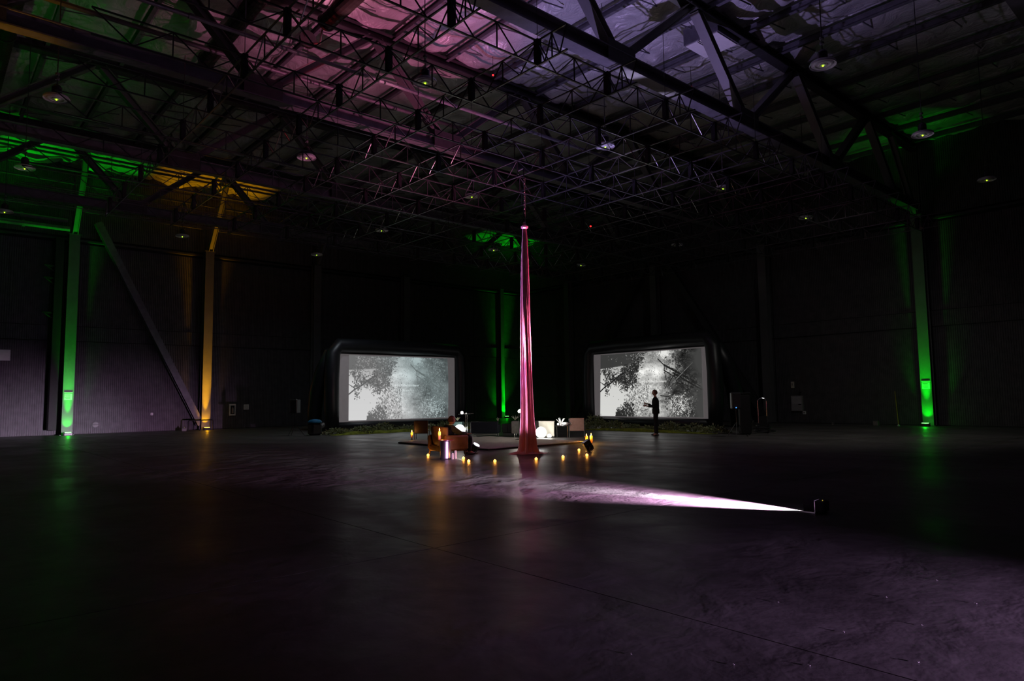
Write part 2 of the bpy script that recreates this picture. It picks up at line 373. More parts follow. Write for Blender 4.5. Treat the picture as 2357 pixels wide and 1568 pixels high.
# knee and wall braces
def brace(a, c, w_, label, m=M_col):
    o = thing('steel_brace', label, 'brace', a); b = MB(); d = Vector(c)-Vector(a); b.ibeam((0,0,0), d, w_, w_, .03, up=(0, 1, 0) if abs(d.y) < .1 else (1, 0, 0)); b.build('brace_beam', m, o); return o
brace((11.75, 39.3, .3), (6.55, 39.3, 10.7), .34, 'long diagonal brace leaning on the left wall, green light on its top edge', M_truss)
brace((35.2, 18.95, .4), (35.2, 25.2, 10.0), .34, 'dark diagonal brace on the right wall leaning behind the right screen', M_steel)
brace((35.2, 33.4, .12), (35.2, 26.7, 10.0), .34, 'dark diagonal brace on the right wall left of the column behind the right screen', M_steel)
for x, y, dx, dy, lb in ((5.54, 39.0, 0, -1, 'short green-lit knee brace above the left green column'), (11.97, 39.0, 0, -1, 'short amber-lit knee brace above the amber column'),
                         (18.4, 39.0, 0, -1, 'short knee brace above the column left of the left screen'), (35.0, 10.9, -1, 0, 'short knee brace above the right green column'), (35.0, 18.75, -1, 0, 'short knee brace above the column behind the hand truck')):
    brace((x, y, 9.95), (x+dx*2.6, y+dy*2.6, 13.3), .24, lb)
# dark wall post with bracket arms, left of the green column
t = thing('conduit_post', 'dark wall post with short bracket arms left of the green column', 'post', (4.95, 39.3, 0))
b = MB(); b.bbox((0, 0, 4.95), (.36, .5, 9.4), .02); b.build('post', M_black, t)
for z in (8.2, 7.6, 5.9):
    b = MB(); b.bar((0, -.1, z), (-.62, -.3, z+.05), .07); b.bar((-.1, -.1, z-.3), (-.5, -.25, z), .05); b.build('bracket_arm', M_black, t)

# main roof trusses
TY = [(3.25, 'nearest'), (10.9, 'second'), (18.6, 'third'), (26.2, 'fourth'), (33.9, 'fifth')]
TL = {3.25: 'steel roof truss nearest the camera, running to the right wall', 10.9: 'heavy steel roof truss landing on the right green column, above the lighting grid edge',
      18.6: 'heavy steel roof truss with an amber-lit flange at the upper left', 26.2: 'heavy steel roof truss passing under the left green ceiling patch',
      33.9: 'farthest heavy steel roof truss, ending nearest the far corner'}
def roof_truss(y):
    t = thing('roof_truss', TL[y], 'truss', (0, y, 0)); zb, zt = 10.3, 13.25
    b = MB(); b.ibeam((X0, 0, zb), (X1-.4, 0, zb), .36, .40, .035); b.build('bottom_chord', M_truss, t)
    b = MB(); b.ibeam((X0, 0, zt), (X1-.4, 0, zt), .34, .34, .035); b.build('top_chord', M_steel, t)
    x = 13.38-6.4*4; up = True
    while x < X1-3:
        for a, c in (((x, zb), (x+3.6, zt)), ((x+3.6, zt), (x+6.4, zb))):
            x_a, x_b = a[0], c[0]
            if x_b > X1-.5: break
            b = MB(); d = Vector((c[0]-a[0], 0, c[1]-a[1])); n = d.normalized()
            b.ibeam(Vector((a[0], 0, a[1]))+n*.2, Vector((c[0], 0, c[1]))-n*.2, .30, .24, .03, up=(0, 0, 1)); b.build('diagonal', M_col, t)
        b = MB(); b.box((x, .16, zb+.1), (1.1, .03, .6)); b.box((x, -.16, zb+.1), (1.1, .03, .6)); b.build('gusset_plate', M_steel, t)
        x += 6.4
for y, _ in TY: roof_truss(y)
# open web joists under the ceiling, along y
jb = MB(); L_ = 7.65
jb.ibeam((0, 0, 13.42), (0, L_, 13.42), .12, .22, .02)
for k in range(4): jb.bar((0, L_*(.12+.25*k), 13.3), (.9, L_*(.12+.25*k), 13.42), .03)
jm = jb.mesh('roof_joist', M_truss)
JY = [-4.4, 3.25, 10.9, 18.6, 26.2]; names = ['between the nearest trusses', 'between the second and third view of trusses']
i = 0
for y in JY[1:]:
    for x in [X0+2.143*k for k in range(3, 21)]:
        o = link('roof_joist', jm, None, (x, y, 0)); tag(o, {3.25: 'dark roof joist under the foil ceiling between the two nearest roof trusses', 10.9: 'dark roof joist under the foil ceiling between the second and third roof trusses',
            18.6: 'dark roof joist under the foil ceiling between the third and fourth roof trusses', 26.2: 'dark roof joist under the foil ceiling between the two farthest roof trusses'}[y], 'joist', {3.25: 'joists of the nearest bay', 10.9: 'joists of the middle bay', 18.6: 'joists of the bay beyond the middle', 26.2: 'joists of the farthest bay'}[y])

# lighting grid: flat trusses both ways
t = thing('lighting_grid', 'suspended black lattice of slim flat trusses crossing above the silk', 'lighting grid', (0, 0, 8.0))
GX = [4.66+2.075*k for k in range(13)]; GY = [9.15+2.1*k for k in range(9)]
gx0, gx1, gy0, gy1 = 2.0, GX[-1]+.7, 8.35, GY[-1]+.7; DZ = .50
def flat_truss(a, c, cuts):
    a = Vector(a); c = Vector(c); u = Vector((0, 0, DZ))
    b = MB(); b.bar(a, c, .034, .026); o = b.build('flat_truss', M_grid, t)
    b = MB(); b.bar(a+u, c+u, .030, .026); b.build('top_chord', M_grid, o)
    b = MB(); d = (c-a).normalized(); L_ = (c-a).length; prev = 0
    for s_ in [x for x in cuts]+[L_]:
        q = [prev+(s_-prev)*k_/4 for k_ in range(5)]
        b.bar(a+d*q[0]+u, a+d*q[1], .02); b.bar(a+d*q[1], a+d*q[2]+u, .02); b.bar(a+d*q[2]+u, a+d*q[3], .02); b.bar(a+d*q[3], a+d*q[4]+u, .02)
        b.bar(a+d*q[2], a+d*q[2]+u, .022); b.bar(a+d*s_, a+d*s_+u, .03); prev = s_
    b.build('web', M_grid, o)
for y in GY: flat_truss((gx0, y, 0), (gx1, y, 0), [x-gx0 for x in GX])
for x in GX: flat_truss((x, gy0, .005), (x, gy1, .005), [y-gy0 for y in GY])
b = MB()
for x in GX:
    for y in GY: b.box((x, y, .27), (.11, .11, .50))
b.build('node_posts', M_black, t, kind='stuff')
b = MB()
for x in GX[::2]:
    for y in GY[::2]: b.tube([(x, y, .4), (x, y, 2.2 if abs(y-10.9) > 1 else 2.1)], .008, 4)
b.build('hanger_rods', M_grid, t, kind='stuff')

# high bay lamps
def highbay(proto=[None]):
    t = thing('pendant_lamp', '', 'lamp')
    prof = [(.03, .03), (.05, 0), (.09, 0), (.10, .02), (.15, .02), (.16, .0), (.20, 0), (.21, .03), (.27, .035), (.285, 0), (.29, .02), (.27, .07), (.18, .10), (.06, .12), (1e-4, .13)]
    b = MB(); b.lathe(prof, 28); b.build('reflector', mat('lamp_reflector', (.62, .62, .66), .4, .2, .5, .05, 5), t, smooth=False)
    b = MB(); b.lathe([(.08, .1), (.11, .13), (.11, .30), (.07, .36), (1e-4, .37)], 16); b.build('driver_housing', M_blackgloss, t)
    b = MB(); b.sph((0, 0, -.01), .020, 10, 6); b.build('indicator_light', M_dot, t)
    b = MB(); b.tube([(0, 0, .36), (0, 0, 4.72)], .012, 6); b.build('drop_rod', M_steel, t)
    for z in (.5, .62): b2 = MB(); b2.lathe([(.05, z), (.05, z+.05)], 10); b2.build('clamp', M_col, t)
    return t
def copy_tree(o, parent=None):
    c = o.copy(); S.collection.objects.link(c); c.parent = parent
    for ch in list(o.children): copy_tree(ch, c)
    return c
LP = {(0, 2): 'round pendant lamp at the upper left, hanging under the amber-edged truss', (1, 1): 'round pendant lamp between the pink foil and the grid, left of the centre', (2, 0): 'round pendant lamp at the upper right, right of the violet truss diagonal',
      (0, 3): 'round pendant lamp before the green-lit ceiling at the left edge', (1, 2): 'round pendant lamp half behind grid steel, left of the violet flange', (2, 1): 'round pendant lamp touching the pink-lit grid corner right of centre',
      (3, 0): 'round pendant lamp before the dim green ceiling strip at the right', (0, 4): 'round pendant lamp at the left edge above the green-lit pipes', (1, 4): 'round pendant lamp left of the amber knee brace', (2, 2): 'round pendant lamp just left of the silk hanging chain',
      (3, 1): 'dim round pendant lamp right of the red indicator light', (4, 0): 'round pendant lamp farthest to the right beside the green upright streak', (2, 3): 'small distant pendant lamp above the left screen', (4, 3): 'small distant pendant lamp right of the silk and level with its green patch',
      (4, 2): 'small distant pendant lamp above the right screen', (4, 1): 'small distant pendant lamp at the left tip of the green patch by the right column', (2, 4): 'small distant pendant lamp above the left edge of the left screen', (3, 3): 'small distant pendant lamp left of the silk above the green patch'}
pr = highbay()
for n_, ((i, j), lb) in enumerate(LP.items()):
    o = pr if n_ == 0 else copy_tree(pr); o.location = (2.25+6.46*i, 6.4+6.5*j, 9.0); o['label'] = lb; o['group'] = 'high bay pendant lamps'

# ducts
def duct(x, ya, yb, z, r, label, rings=()):
    t = thing('round_duct', label, 'duct', (x, ya, z)); b = MB(); n = int((yb-ya)/.12); pts = []; rs = []
    for i in range(n+1): pts.append((0, (yb-ya)*i/n, 0)); rs.append(r*(1.0 if i % 2 else 1.035))
    b.tube(pts, rs, 18); b.build('duct_pipe', M_duct, t)
    for y in rings: b = MB(); b.tube([(0, y-ya-.04, 0), (0, y-ya+.04, 0)], r*1.12, 20); b.build('flange_ring', M_grid, t)
duct(8.38, 3.6, 17.5, 12.4, .24, 'dark round duct with a red-lit end ring at upper centre left', (12.0, 15.2, 17.42))
duct(6.45, 3.6, 22.0, 12.4, .24, 'dark round duct left of the one with red-lit ring', (18.4, 12.0, 21.9))
duct(1.45, 3.6, 30.0, 12.4, .26, 'amber-ribbed spiral duct at the far upper left corner', (12.0, 24.0))
# small pipe elbow with second ring near the duct's end
t = thing('dangling_conduit', 'loop of pale conduit hanging between the red-lit duct rings', 'conduit', (8.38, 17.7, 12.4))
b = MB(); b.tube([(0, 0, -.1), (.1, .35, -.35), (0, .8, -.2)], .03, 6); b.build('conduit_loop', M_grid, t)
b = MB(); b.tube([(0, .93, 0), (0, 1.03, 0)], .26, 18); b.build('end_ring', M_grid, t)
# hanging fixture box under the roof
t = thing('ceiling_light_box', 'shallow rectangular violet-lit box under the foil at upper right', 'ceiling box', (18.92, 11.5, 12.9))
b = MB(); b.box((0, 0, .3), (1.25, 1.25, .56)); b.build('housing', M_truss, t)
b = MB(); b.box((0, 0, .0), (1.16, 1.16, .03)); b.build('diffuser', M_white, t)
b = MB(); b.bar((-.62, .1, -.05), (.62, .1, -.05), .03); b.build('cross_rod', M_chrome, t)
# sprinkler main and pipes
for (a, c, r, lb) in (((X0, 20.4, 12.0), (X1-.5, 20.4, 12.0), .07, 'long pale pipe under the ceiling just behind the third roof truss'),
                      ((X0, 16.9, 10.9), (22.0, 16.9, 10.9), .055, 'violet-lit pipe crossing behind the grid left of centre'),
                      ((X0, 38.9, 10.5), (5.2, 38.9, 10.5), .10, 'upper green-lit pipe at the left edge ending at the green column'),
                      ((X0, 38.9, 10.1), (5.3, 38.9, 10.1), .12, 'lower green-lit pipe at the left edge ending at the green column'),
                      ((X0, 28.9, 12.1), (26.0, 28.9, 12.1), .06, 'thin pipe under the ceiling behind the fourth roof truss')):
    o = thing('ceiling_pipe', lb, 'pipe', a); b = MB(); d = Vector(c)-Vector(a); b.tube([(0,0,0), d], r, 10); b.build('pipe_run', M_truss, o)
    for k in range(4): b = MB(); p = d*(.2+.22*k); b.tube([p-Vector((.06,0,0)), p+Vector((.06,0,0))], r*1.35, 10); b.build('coupling', M_truss, o)
pm = MB(); pm.ibeam((X0, 0, 0), (24, 0, 0), .06, .10, .012); pm = pm.mesh('purlin_bar', M_truss)
for y, z in ((34.9, 13.05), (35.7, 12.95), (36.5, 13.0), (37.3, 12.6), (38.1, 12.2), (38.9, 11.7), (39.3, 11.2)):
    o = thing('purlin', 'thin steel bar crossing before the green and amber lit ceiling by the left wall', 'purlin', (0, y, z), 0, 'purlins by the left wall'); link('purlin_bar', pm, o)
for (p, lb) in (((18.8, 16.8, 7.95), 'small red indicator light high above and between silk and right screen'), ((14.5, 17.3, 12.7), 'small red indicator light on the pipe in the pink ceiling area'), ((20.6, 13.4, 12.7), 'small red indicator light under the violet foil near the top')):
    o = thing('indicator_lamp', lb, 'indicator light', p); b = MB(); b.sph((0,0,0), .035, 10, 6); b.build('lens', M_red, o); b = MB(); b.tube([(0,0,.02), (0,0,.14)], .03, 8); b.build('socket', M_black, o); b = MB(); b.tube([(0,0,.12), (0,0,5.6 if p[2] < 9 else .9)], .008, 5); b.build('cable', M_black, o)
b = MB()

# ------------------------------------------------------------------ screens
def srgb(v): return v
def picture(left):
    w_, h_ = 720, 350; U, V = np.meshgrid((np.arange(w_)+.5)/w_, (np.arange(h_)+.5)/h_); rs = np.random.RandomState(5)
    asp = w_/h_
    bg = .80-.25*np.clip((.45-V)/.45, 0, 1)*1.0+.04*V
    img = bg.copy()
    # dark upper band behind the branches
    dk = .43 if left else .22
    wm = np.clip((.235-.12*U-V)*60, 0, 1)*np.clip((.50-U+.25*(fbm(U*20, V*10, 3, 33)-.47))*30, 0, 1)
    img = img*(1-wm)+dk*wm
    # central light foliage and dark right side
    n1 = fbm(U*9*asp/2, V*9, 5, 2); n2 = fbm(U*30*asp/2, V*30, 4, 9); n3 = fbm(U*70, V*36, 3, 17)
    edge = U-(.42-.04*np.sin(V*7)) + .42*np.clip(V-.52, 0, 1)**1.2+.22*(n1-.47)+.30*(n2-.47)+.42*(fbm(U*15, V*8, 3, 55)-.44)
    tree = np.clip(edge*16, 0, 1)
    tl = .72-.30*np.clip((U-.52)/.25, 0, 1) if left else .66-.46*np.clip((U-.60)/.25, 0, 1)
    big = fbm(U*6.5*asp/2+3, V*6.5, 3, 71)
    tl = tl+(.42 if not left else .20)*(n2-.47)*2*np.clip((fbm(U*8, V*5, 2, 8)-.25)*3, .15, 1)+(.9 if not left else .42)*(big-.45)
    for (a_, b_, r_, g_) in ((.52, .80, .07, .16), (.60, .90, .06, .14), (.56, .35, .07, .06), (.47, .62, .05, .12), (.66, .05, .05, .15), (.70, .62, .06, .07)):
        tl = tl+g_*np.exp(-(((U-a_)*asp)**2+(V-b_)**2)/(2*(r_*1.3)**2))*(1.3 if not left else 1)
    img = img*(1-tree)+tl*tree
    def dab(u, v, ru, rv, val, a=1., ang=0):
        i0, i1 = max(0, int((v-.05-rv)*h_)), min(h_, int((v+.05+rv)*h_)); j0, j1 = max(0, int((u-.04-ru)*w_)), min(w_, int((u+.04+ru)*w_))
        if i1 <= i0 or j1 <= j0: return
        du = (U[i0:i1, j0:j1]-u)*asp; dv = V[i0:i1, j0:j1]-v; c, s_ = math.cos(ang), math.sin(ang)
        q = ((du*c+dv*s_)/(ru*asp))**2+((-du*s_+dv*c)/rv)**2
        k_ = np.clip(1.6-1.6*q, 0, 1)*a; img[i0:i1, j0:j1] = img[i0:i1, j0:j1]*(1-k_)+val*k_
    def line(u0, v0, u1, v1, th, val, a=1.):
        n_ = int(max(abs(u1-u0)*w_, abs(v1-v0)*h_)/1.2)+1
        for i in range(n_+1):
            f = i/n_; dab(u0+(u1-u0)*f, v0+(v1-v0)*f, th/asp, th, val, a)
    def branch(u, v, ang, ln, th, d, val, leafy=.0, a=1.):
        if d == 0 or ln < .01: return
        u2 = u+math.cos(ang)*ln/asp; v2 = v+math.sin(ang)*ln; line(u, v, u2, v2, th, val, a)
        for k_ in range(2 if d > 1 else 1): branch(u2, v2, ang+rs.uniform(-.75, .75), ln*rs.uniform(.6, .9), th*.72, d-1, val, leafy, a)
        if rs.rand() < leafy:
            for _ in range(7): dab(u2+rs.normal(0, .014), v2+rs.normal(0, .03), rs.uniform(.003, .007), rs.uniform(.006, .013), val+rs.uniform(-.04, .08), .9, rs.uniform(0, 3))
    bk = .38 if left else .13
    # foliage mass along the long left bough
    for _ in range(1500):
        f = rs.rand()**.7; u = .04+.37*f; v = .52-.33*f**.9+rs.normal(0, .055)+.03*math.sin(u*40)
        if rs.rand() < .35+.65*f: dab(u, v, rs.uniform(.003, .009), rs.uniform(.006, .016), bk+rs.uniform(-.05, .12), .8, rs.uniform(0, 3))
    for _ in range(420):
        u = .22+.17*rs.rand(); v = .36+.16*rs.rand()*(1-abs(u-.31)*4); dab(u, v, rs.uniform(.003, .008), rs.uniform(.006, .014), bk+rs.uniform(-.03, .12), .8, rs.uniform(0, 3))
    line(0, .60, .05, .53, .012, bk); line(.05, .53, .12, .46, .012, bk); line(.12, .46, .20, .36, .011, bk); line(.20, .36, .30, .27, .010, bk); line(.30, .27, .40, .16, .010, bk)
    for (u, v, an) in ((.05, .53, -1.2), (.12, .46, -1.9), (.08, .50, -2.2), (.2, .36, .9), (.26, .32, 1.4), (.32, .27, 1.1), (.0, .45, .4)): branch(u, v, an, .10, .006, 4, bk, .5)
    # top boughs
    for _ in range(500): dab(.06+.42*rs.rand(), .02+.15*rs.rand()*rs.rand()*2, rs.uniform(.003, .01), rs.uniform(.005, .014), rs.choice([bk, bk+.1, .62 if left else .55]), .7, rs.uniform(-.5, .9))
    # lower bush
    for _ in range(1300):
        u = .17+.34*rs.rand(); top = 1-.55*np.clip((u-.17)/.24, 0, 1)**1.0+.05*math.sin(u*61)+rs.normal(0, .045); v = top+(1.0-top)*rs.rand()
        dab(u, v, rs.uniform(.003, .009), rs.uniform(.006, .016), (bk+.03 if (u-.2) < .16 and v > .78 else rs.choice([.45 if left else .33, .62, .74])), .8, rs.uniform(0, 3))
    # bright leaves through the middle and branches to the right
    for _ in range(1500):
        u = rs.normal(.58, .13); v = rs.rand(); val = rs.choice([.86, .78, .70, .5, bk+.12]) if not left else rs.choice([.80, .74, .68, .60, .52])
        dab(u, v, rs.uniform(.002, .006), rs.uniform(.004, .012), val, .5, rs.uniform(0, 3))
    rk = .44 if left else .12
    for (u, v, an, ln) in ((.60, .12, .7, .16), (.66, .30, .5, .18), (.95, .42, 3.5, .14), (.98, .55, 3.6, .15), (.70, .5, -.9, .16), (.62, .68, .1, .14), (.75, .35, 1.2, .14), (.86, .2, 1.6, .12)):
        branch(u, v, an, ln, .009, 5, rk, .35)
    line(.66, .22, .95, .50, .016, rk); line(.74, .34, .99, .60, .012, rk); line(.70, .55, .92, .20, .006, .5)
    for _ in range(500):
        u = rs.uniform(.66, .97); v = rs.uniform(.05, 1); dab(u, v, rs.uniform(.003, .01), rs.uniform(.005, .02), rk+rs.uniform(0, .18), .6, rs.uniform(-.5, 1.2))
    for _ in range(230):
        u = rs.normal(.84, .07); v = rs.normal(.84, .09); dab(u, v, rs.uniform(.003, .007), rs.uniform(.006, .014), .85 if not left else .74, .9, rs.uniform(0, 3))
    for _ in range(130): dab(rs.normal(.66, .03), rs.normal(.04, .03), .006, .012, .9 if not left else .72, .8, rs.uniform(0, 3))
    # two rows of small unreadable white caption strokes
    for r_, (a_, b_, v_) in enumerate(((.40, .68, .46), (.50, .63, .54))):
        u = a_
        while u < b_:
            hh = rs.choice([.016, .016, .028]); 
            if rs.rand() > .15: line(u, v_-hh+.01, u+rs.uniform(-.003, .003), v_+.014, .0042, .93, .9); 
            if rs.rand() > .6: line(u, v_+rs.choice([-.008, .010]), u+.005, v_+rs.choice([-.008, .010]), .0036, .93, .8)
            u += rs.uniform(.008, .013)
    img = np.clip(img, 0, 1)
    if left:
        tint = np.clip((U-.33)*2.2+(.45-V)*.8, 0, 1); R = img*(1-.09*tint); G = img*(1+.0*tint); B = img*(1+.005*tint)
        img3 = np.stack([R, G, B], -1)*.985
    else:
        # soft-edged beam: right end and upper left fall off to the bare cloth
        fade = np.clip((.985-U-.04*np.sin(V*9))/.13, 0, 1)
        topf = np.where((V < .25-.28*(U-.0)) & (U < .33), 0, 1)
        base = .225+.03*U
        im = img*fade+(1-fade)*base; im = np.where((topf == 0) & (img < .5), base, im)
        img3 = np.stack([im*1., im*1., im*.985], -1)
    im_ = bpy.data.images.new('projected_tree_film_'+('a' if left else 'b'), w_, h_)
    px = np.ones((h_, w_, 4), np.float32); px[..., :3] = img3[::-1]; im_.pixels.foreach_set(px.ravel()); im_.update(); im_.pack()
    m = bpy.data.materials.new('projected_tree_film'); m.use_nodes = True; nt = m.node_tree; nt.nodes.clear()
    o = nt.nodes.new('ShaderNodeOutputMaterial'); e = nt.nodes.new('ShaderNodeEmission'); t_ = nt.nodes.new('ShaderNodeTexImage'); t_.image = im_
    nt.links.new(t_.outputs[0], e.inputs[0]); nt.links.new(e.outputs[0], o.inputs[0]); e.inputs[1].default_value = 1.0
    return m
def inflatable(label, loc, rz, left):
    # local x runs along the screen (photo's left to right), -y faces the lounge
    t = thing('inflatable_screen', label, 'projection screen', loc, rz)
    Wd, z0, z1 = 7.12, .44, 3.85; r = .36
    b = MB()
    xl, xr, zt = -.34, Wd+.34, z1+.40
    pts = [(xl, 0, .05), (xl-.05, 0, 1.2), (xl-.06, 0, 2.6), (xl, 0, zt-.4), (xl+.3, 0, zt), (Wd*.25, 0, zt+.04), (Wd*.5, 0, zt+.02), (Wd*.75, 0, zt+.04), (xr-.3, 0, zt), (xr, 0, zt-.4), (xr+.06, 0, 2.6), (xr+.05, 0, 1.2), (xr, 0, .05)]
    b.tube(pts, [r*.9]+[r]*11+[r*.9], 20); b.build('inflated_frame', M_vinyl, t, smooth=True)
    b = MB(); b.tube([(xl, 0, .22), (Wd/2, 0, .22), (xr, 0, .22)], .22, 14); b.build('base_tube', M_vinyl, t, smooth=True)
    for x, s_ in ((xl, -1), (xr, 1)):            # bowed rear legs
        b = MB(); b.tube([(x-.02*s_, .3, zt-.3), (x+.12*s_, .95, 3.0), (x+.16*s_, 1.45, 1.9), (x+.12*s_, 1.75, .9), (x+.05*s_, 1.9, .06)], [.30, .36, .38, .36, .34], 16); b.build('rear_leg', M_vinyl, t, smooth=True)
    # cloth
    b = MB(); b.box((Wd/2, .03, (z0+z1)/2), (Wd+.2, .02, z1-z0+.2)); b.build('cloth_backing', M_vinyl, t)
    b = MB(); b.box((Wd/2, .0, (z0+z1)/2), (Wd, .012, z1-z0)); b.build('cloth', M_screenb, t)
    me = bpy.data.meshes.new('projected_picture'); N = 24; vs = []; fs = []; uv = []
    if left: xa, xb, za, zb_ = .52, 6.62, .50, 3.79
    else: xa, xb, za, zb_ = .40, 6.85, .50, 3.80
    for j in range(N+1):
        for i in range(N+1):
            u, v = i/N, j/N; bow = .05*math.sin(PI*v)*(1 if u > .5 else 0)*(u-.5)*2
            if left: xx = xa+(xb-xa)*u+bow
            else: xx = xa+(xb-xa)*u+.13*(1-u)*v*-1+.12*(1-u)
            vs.append((xx, -.012, za+(zb_-za)*(1-v))); uv.append((u, 1-v))
    for j in range(N):
        for i in range(N): k_ = j*(N+1)+i; fs.append((k_, k_+N+1, k_+N+2, k_+1))
    me.from_pydata(vs, [], fs); ul = me.uv_layers.new(name='uv')
    for p in me.polygons:
        for li, vi in zip(p.loop_indices, p.vertices): ul.data[li].uv = uv[vi]
    me.materials.append(picture(left)); link('projected_picture', me, t)
    for x in (xl+.3, xr-.3):
        b = MB(); b.tube([(x, -.3, .03), (x, -.9, .02)], .03, 6); b.build('anchor_strap', M_black, t)
    return t
inflatable('left inflatable screen showing a pale grey tree film, by the left wall', (15.78, 31.0, 0), 0, True)
inflatable('right inflatable screen showing a high-contrast tree film behind the standing person', (28.0, 25.02, 0), -PI/2, False)

# ------------------------------------------------------------------ silk
def silk():
    t = thing('aerial_silk', 'long pink aerial silk hanging from the grid and pooling on the floor', 'aerial silk', (12.74, 13.88, 0))
    nz, na = 110, 150; vs = []; fs = []
    ph = [rnd.uniform(0, 6.28) for _ in range(8)]
    for i in range(nz+1):
        f = i/nz; z = 6.30*(1-f)**1.0+.03
        r = float(np.interp(z, [0, .2, .5, .9, 1.4, 2.2, 3.2, 4.2, 5.4, 6.1, 6.4], [.33, .27, .235, .20, .18, .165, .15, .13, .10, .07, .05]))*.86
        for k_ in range(na):
            a = 2*PI*k_/na
            tw = a+.5*math.sin(3*f+ph[0])+.25*f
            g_ = lambda v: 1-2*abs(math.sin(v/2)); pl = .34*g_(5*tw+ph[1])+.26*g_(9*tw+ph[2]+2.0*f)+.16*g_(16*tw+ph[3]-1.5*f)+.08*math.sin(27*tw+3*f)
            rr = r*(1+.60*pl); rx = rr*(1.0); vs.append((rx*math.cos(a), rx*math.sin(a), z))
        if i == nz: pass
    for i in range(nz):
        for k_ in range(na): j = (k_+1) % na; fs.append((i*na+k_, i*na+j, (i+1)*na+j, (i+1)*na+k_))
    b = MB(); b.add(vs, fs); b.build('fabric', M_silk, t, smooth=True)
    # pool on the floor
    vs = []; fs = []; nr = 14
    for i in range(nr+1):
        f = i/nr
        for k_ in range(96):
            a = 2*PI*k_/96; ext = .25*(.5+.5*math.cos(a-2.55))**3+.16*(.5+.5*math.cos(a+.85))**6
            r = .20+(.12+ext+.05*math.sin(7*a+1))*f; z = .045*math.exp(-2.0*f)*(1+.5*math.sin(11*a+9*f))+.02*(1-f)+.006+.018*abs(math.sin(8*f+5*a))*(1-f)
            vs.append((r*math.cos(a), r*math.sin(a), max(.004, z)))
    for i in range(nr):
        for k_ in range(96): j = (k_+1) % 96; fs.append((i*96+k_, (i+1)*96+k_, (i+1)*96+j, i*96+j))
    b = MB(); b.add(vs, fs); b.build('floor_pool', M_silk, t, smooth=True)
    # flat tail toward the right
    b = MB(); n_ = 14; vs = []; fs = []; rv = Vector((.74, -.67, 0)); pv = Vector((.67, .74, 0))
    for i in range(n_+1):
        p = rv*(.2+.42*i/n_)
        for s_ in (-.05, 0, .05): q = p+pv*s_; vs.append((q.x, q.y, .018+.012*math.sin(i*1.3+s_*30)))
    for i in range(n_):
        for j in range(2): fs.append((i*3+j, i*3+j+1, i*3+j+4, i*3+j+3))
    b.add(vs, fs); b.build('tail', M_silk, t, smooth=True)
    b = MB(); b.lathe([(.05, 6.30), (.10, 6.34), (.105, 6.38), (.06, 6.41), (.05, 6.46)], 16); b.build('knot', M_silk, t)
    c = thing('rigging_chain', 'dark chain and swivel holding the silk up to the lighting grid', 'chain', (12.74, 13.88, 6.46))
    b = MB()
    for i in range(22):
        z = .03+i*.061; R = Matrix.Rotation(PI/2*(i % 2), 3, 'Z')
        pts = [R@Vector((.018*math.cos(a), 0, .034*math.sin(a)))+Vector((0, 0, z)) for a in [2*PI*k_/8 for k_ in range(9)]]
        b.tube(pts, .007, 5, False)
    b.build('links', M_grid, c)
    b = MB(); b.lathe([(.02, -.06), (.04, -.03), (.04, .03), (.02, .05)], 12); b.build('swivel', M_chrome, c)
    b = MB(); b.tube([(.03, 0, 0), (.045, .01, .5), (.03, 0, 1.0), (.05, 0, 1.36)], .009, 5); b.build('safety_rope', M_rose, c)
    b = MB(); b.tube([(0, 0, 1.34), (0, 0, 1.62), (0, .24, 1.6), (0, .24, 1.5)], .02, 6); b.build('beam_clamp', M_steel, c)
silk()

# ------------------------------------------------------------------ floor LED fixtures
def led_box(label, loc, aim, size=(.30, .22, .22), lens=True, m=M_blackgloss, hood=False, flap=False):
    t = thing('floor_spotlight', label, 'spotlight', loc)
    q = (Vector(aim)-(Vector(loc)+Vector((0, 0, .2)))).to_track_quat('X', 'Z').to_matrix()
    c = Vector((0, 0, size[2]*.5+.06))
    b = MB(); b.bbox(c, size, .02, M=q); b.build('housing', m, t)
    b = MB()
    for k_ in range(5): b.box(c+q@Vector((-size[0]*.5-.012, 0, -.08+.04*k_)), (.025, size[1]*.85, .012), M=q)
    b.build('cooling_fins', M_steel, t)
    if lens:
        b = MB(); b.lathe([(.085, -.01), (.095, .0), (.085, .012), (1e-4, .012)], 20, c+q@Vector((size[0]*.5+.006, 0, 0)), R=q@Matrix.Rotation(PI/2, 3, 'Y')); b.build('lens', M_lensv if lens is True else lens, t)
    if hood:
        b = MB()
        for sy, sz, wy, wz in ((1, 0, .008, size[2]), (-1, 0, .008, size[2]), (0, 1, size[1], .008), (0, -1, size[1], .008)):
            b.box(c+q@Vector((size[0]*.5+.035, sy*(size[1]*.5-.004), sz*(size[2]*.5-.004))), (.09, wy, wz), M=q)
        b.build('hood', m, t)
        if flap: b = MB(); b.box(c+q@Vector((size[0]*.5+.082, 0, .112-c.z+.05)), (.006, size[1]*1.3, .10), M=q); b.build('beam_cut_plate', m, t)
    b = MB(); y_ = size[1]/2+.012
    for s_ in (-1, 1): b.bar(c+q@Vector((0, s_*y_, 0)), Vector((0, 0, .012))+q@Vector((0, s_*y_, 0)).to_3d()*1, .035, .008)
    b.box((0, 0, .008), (.10, .30, .012), rz=math.atan2(aim[1]-loc[1], aim[0]-loc[0])); b.build('bracket', M_steel, t)
    return t
az = math.atan2(9.4-4.44, 8.36-8.99)
t = thing('floor_spotlight', 'black floor spotlight throwing the long violet beam, alone on the right', 'spotlight', (8.965, 4.11, 0), az)
b = MB(); b.bbox((-.005, 0, .085), (.11, .22, .15), .012); b.build('housing', mat('dark_grey_powder_coat', (.10, .09, .11), .5, 0, .5, .15, 12), t)
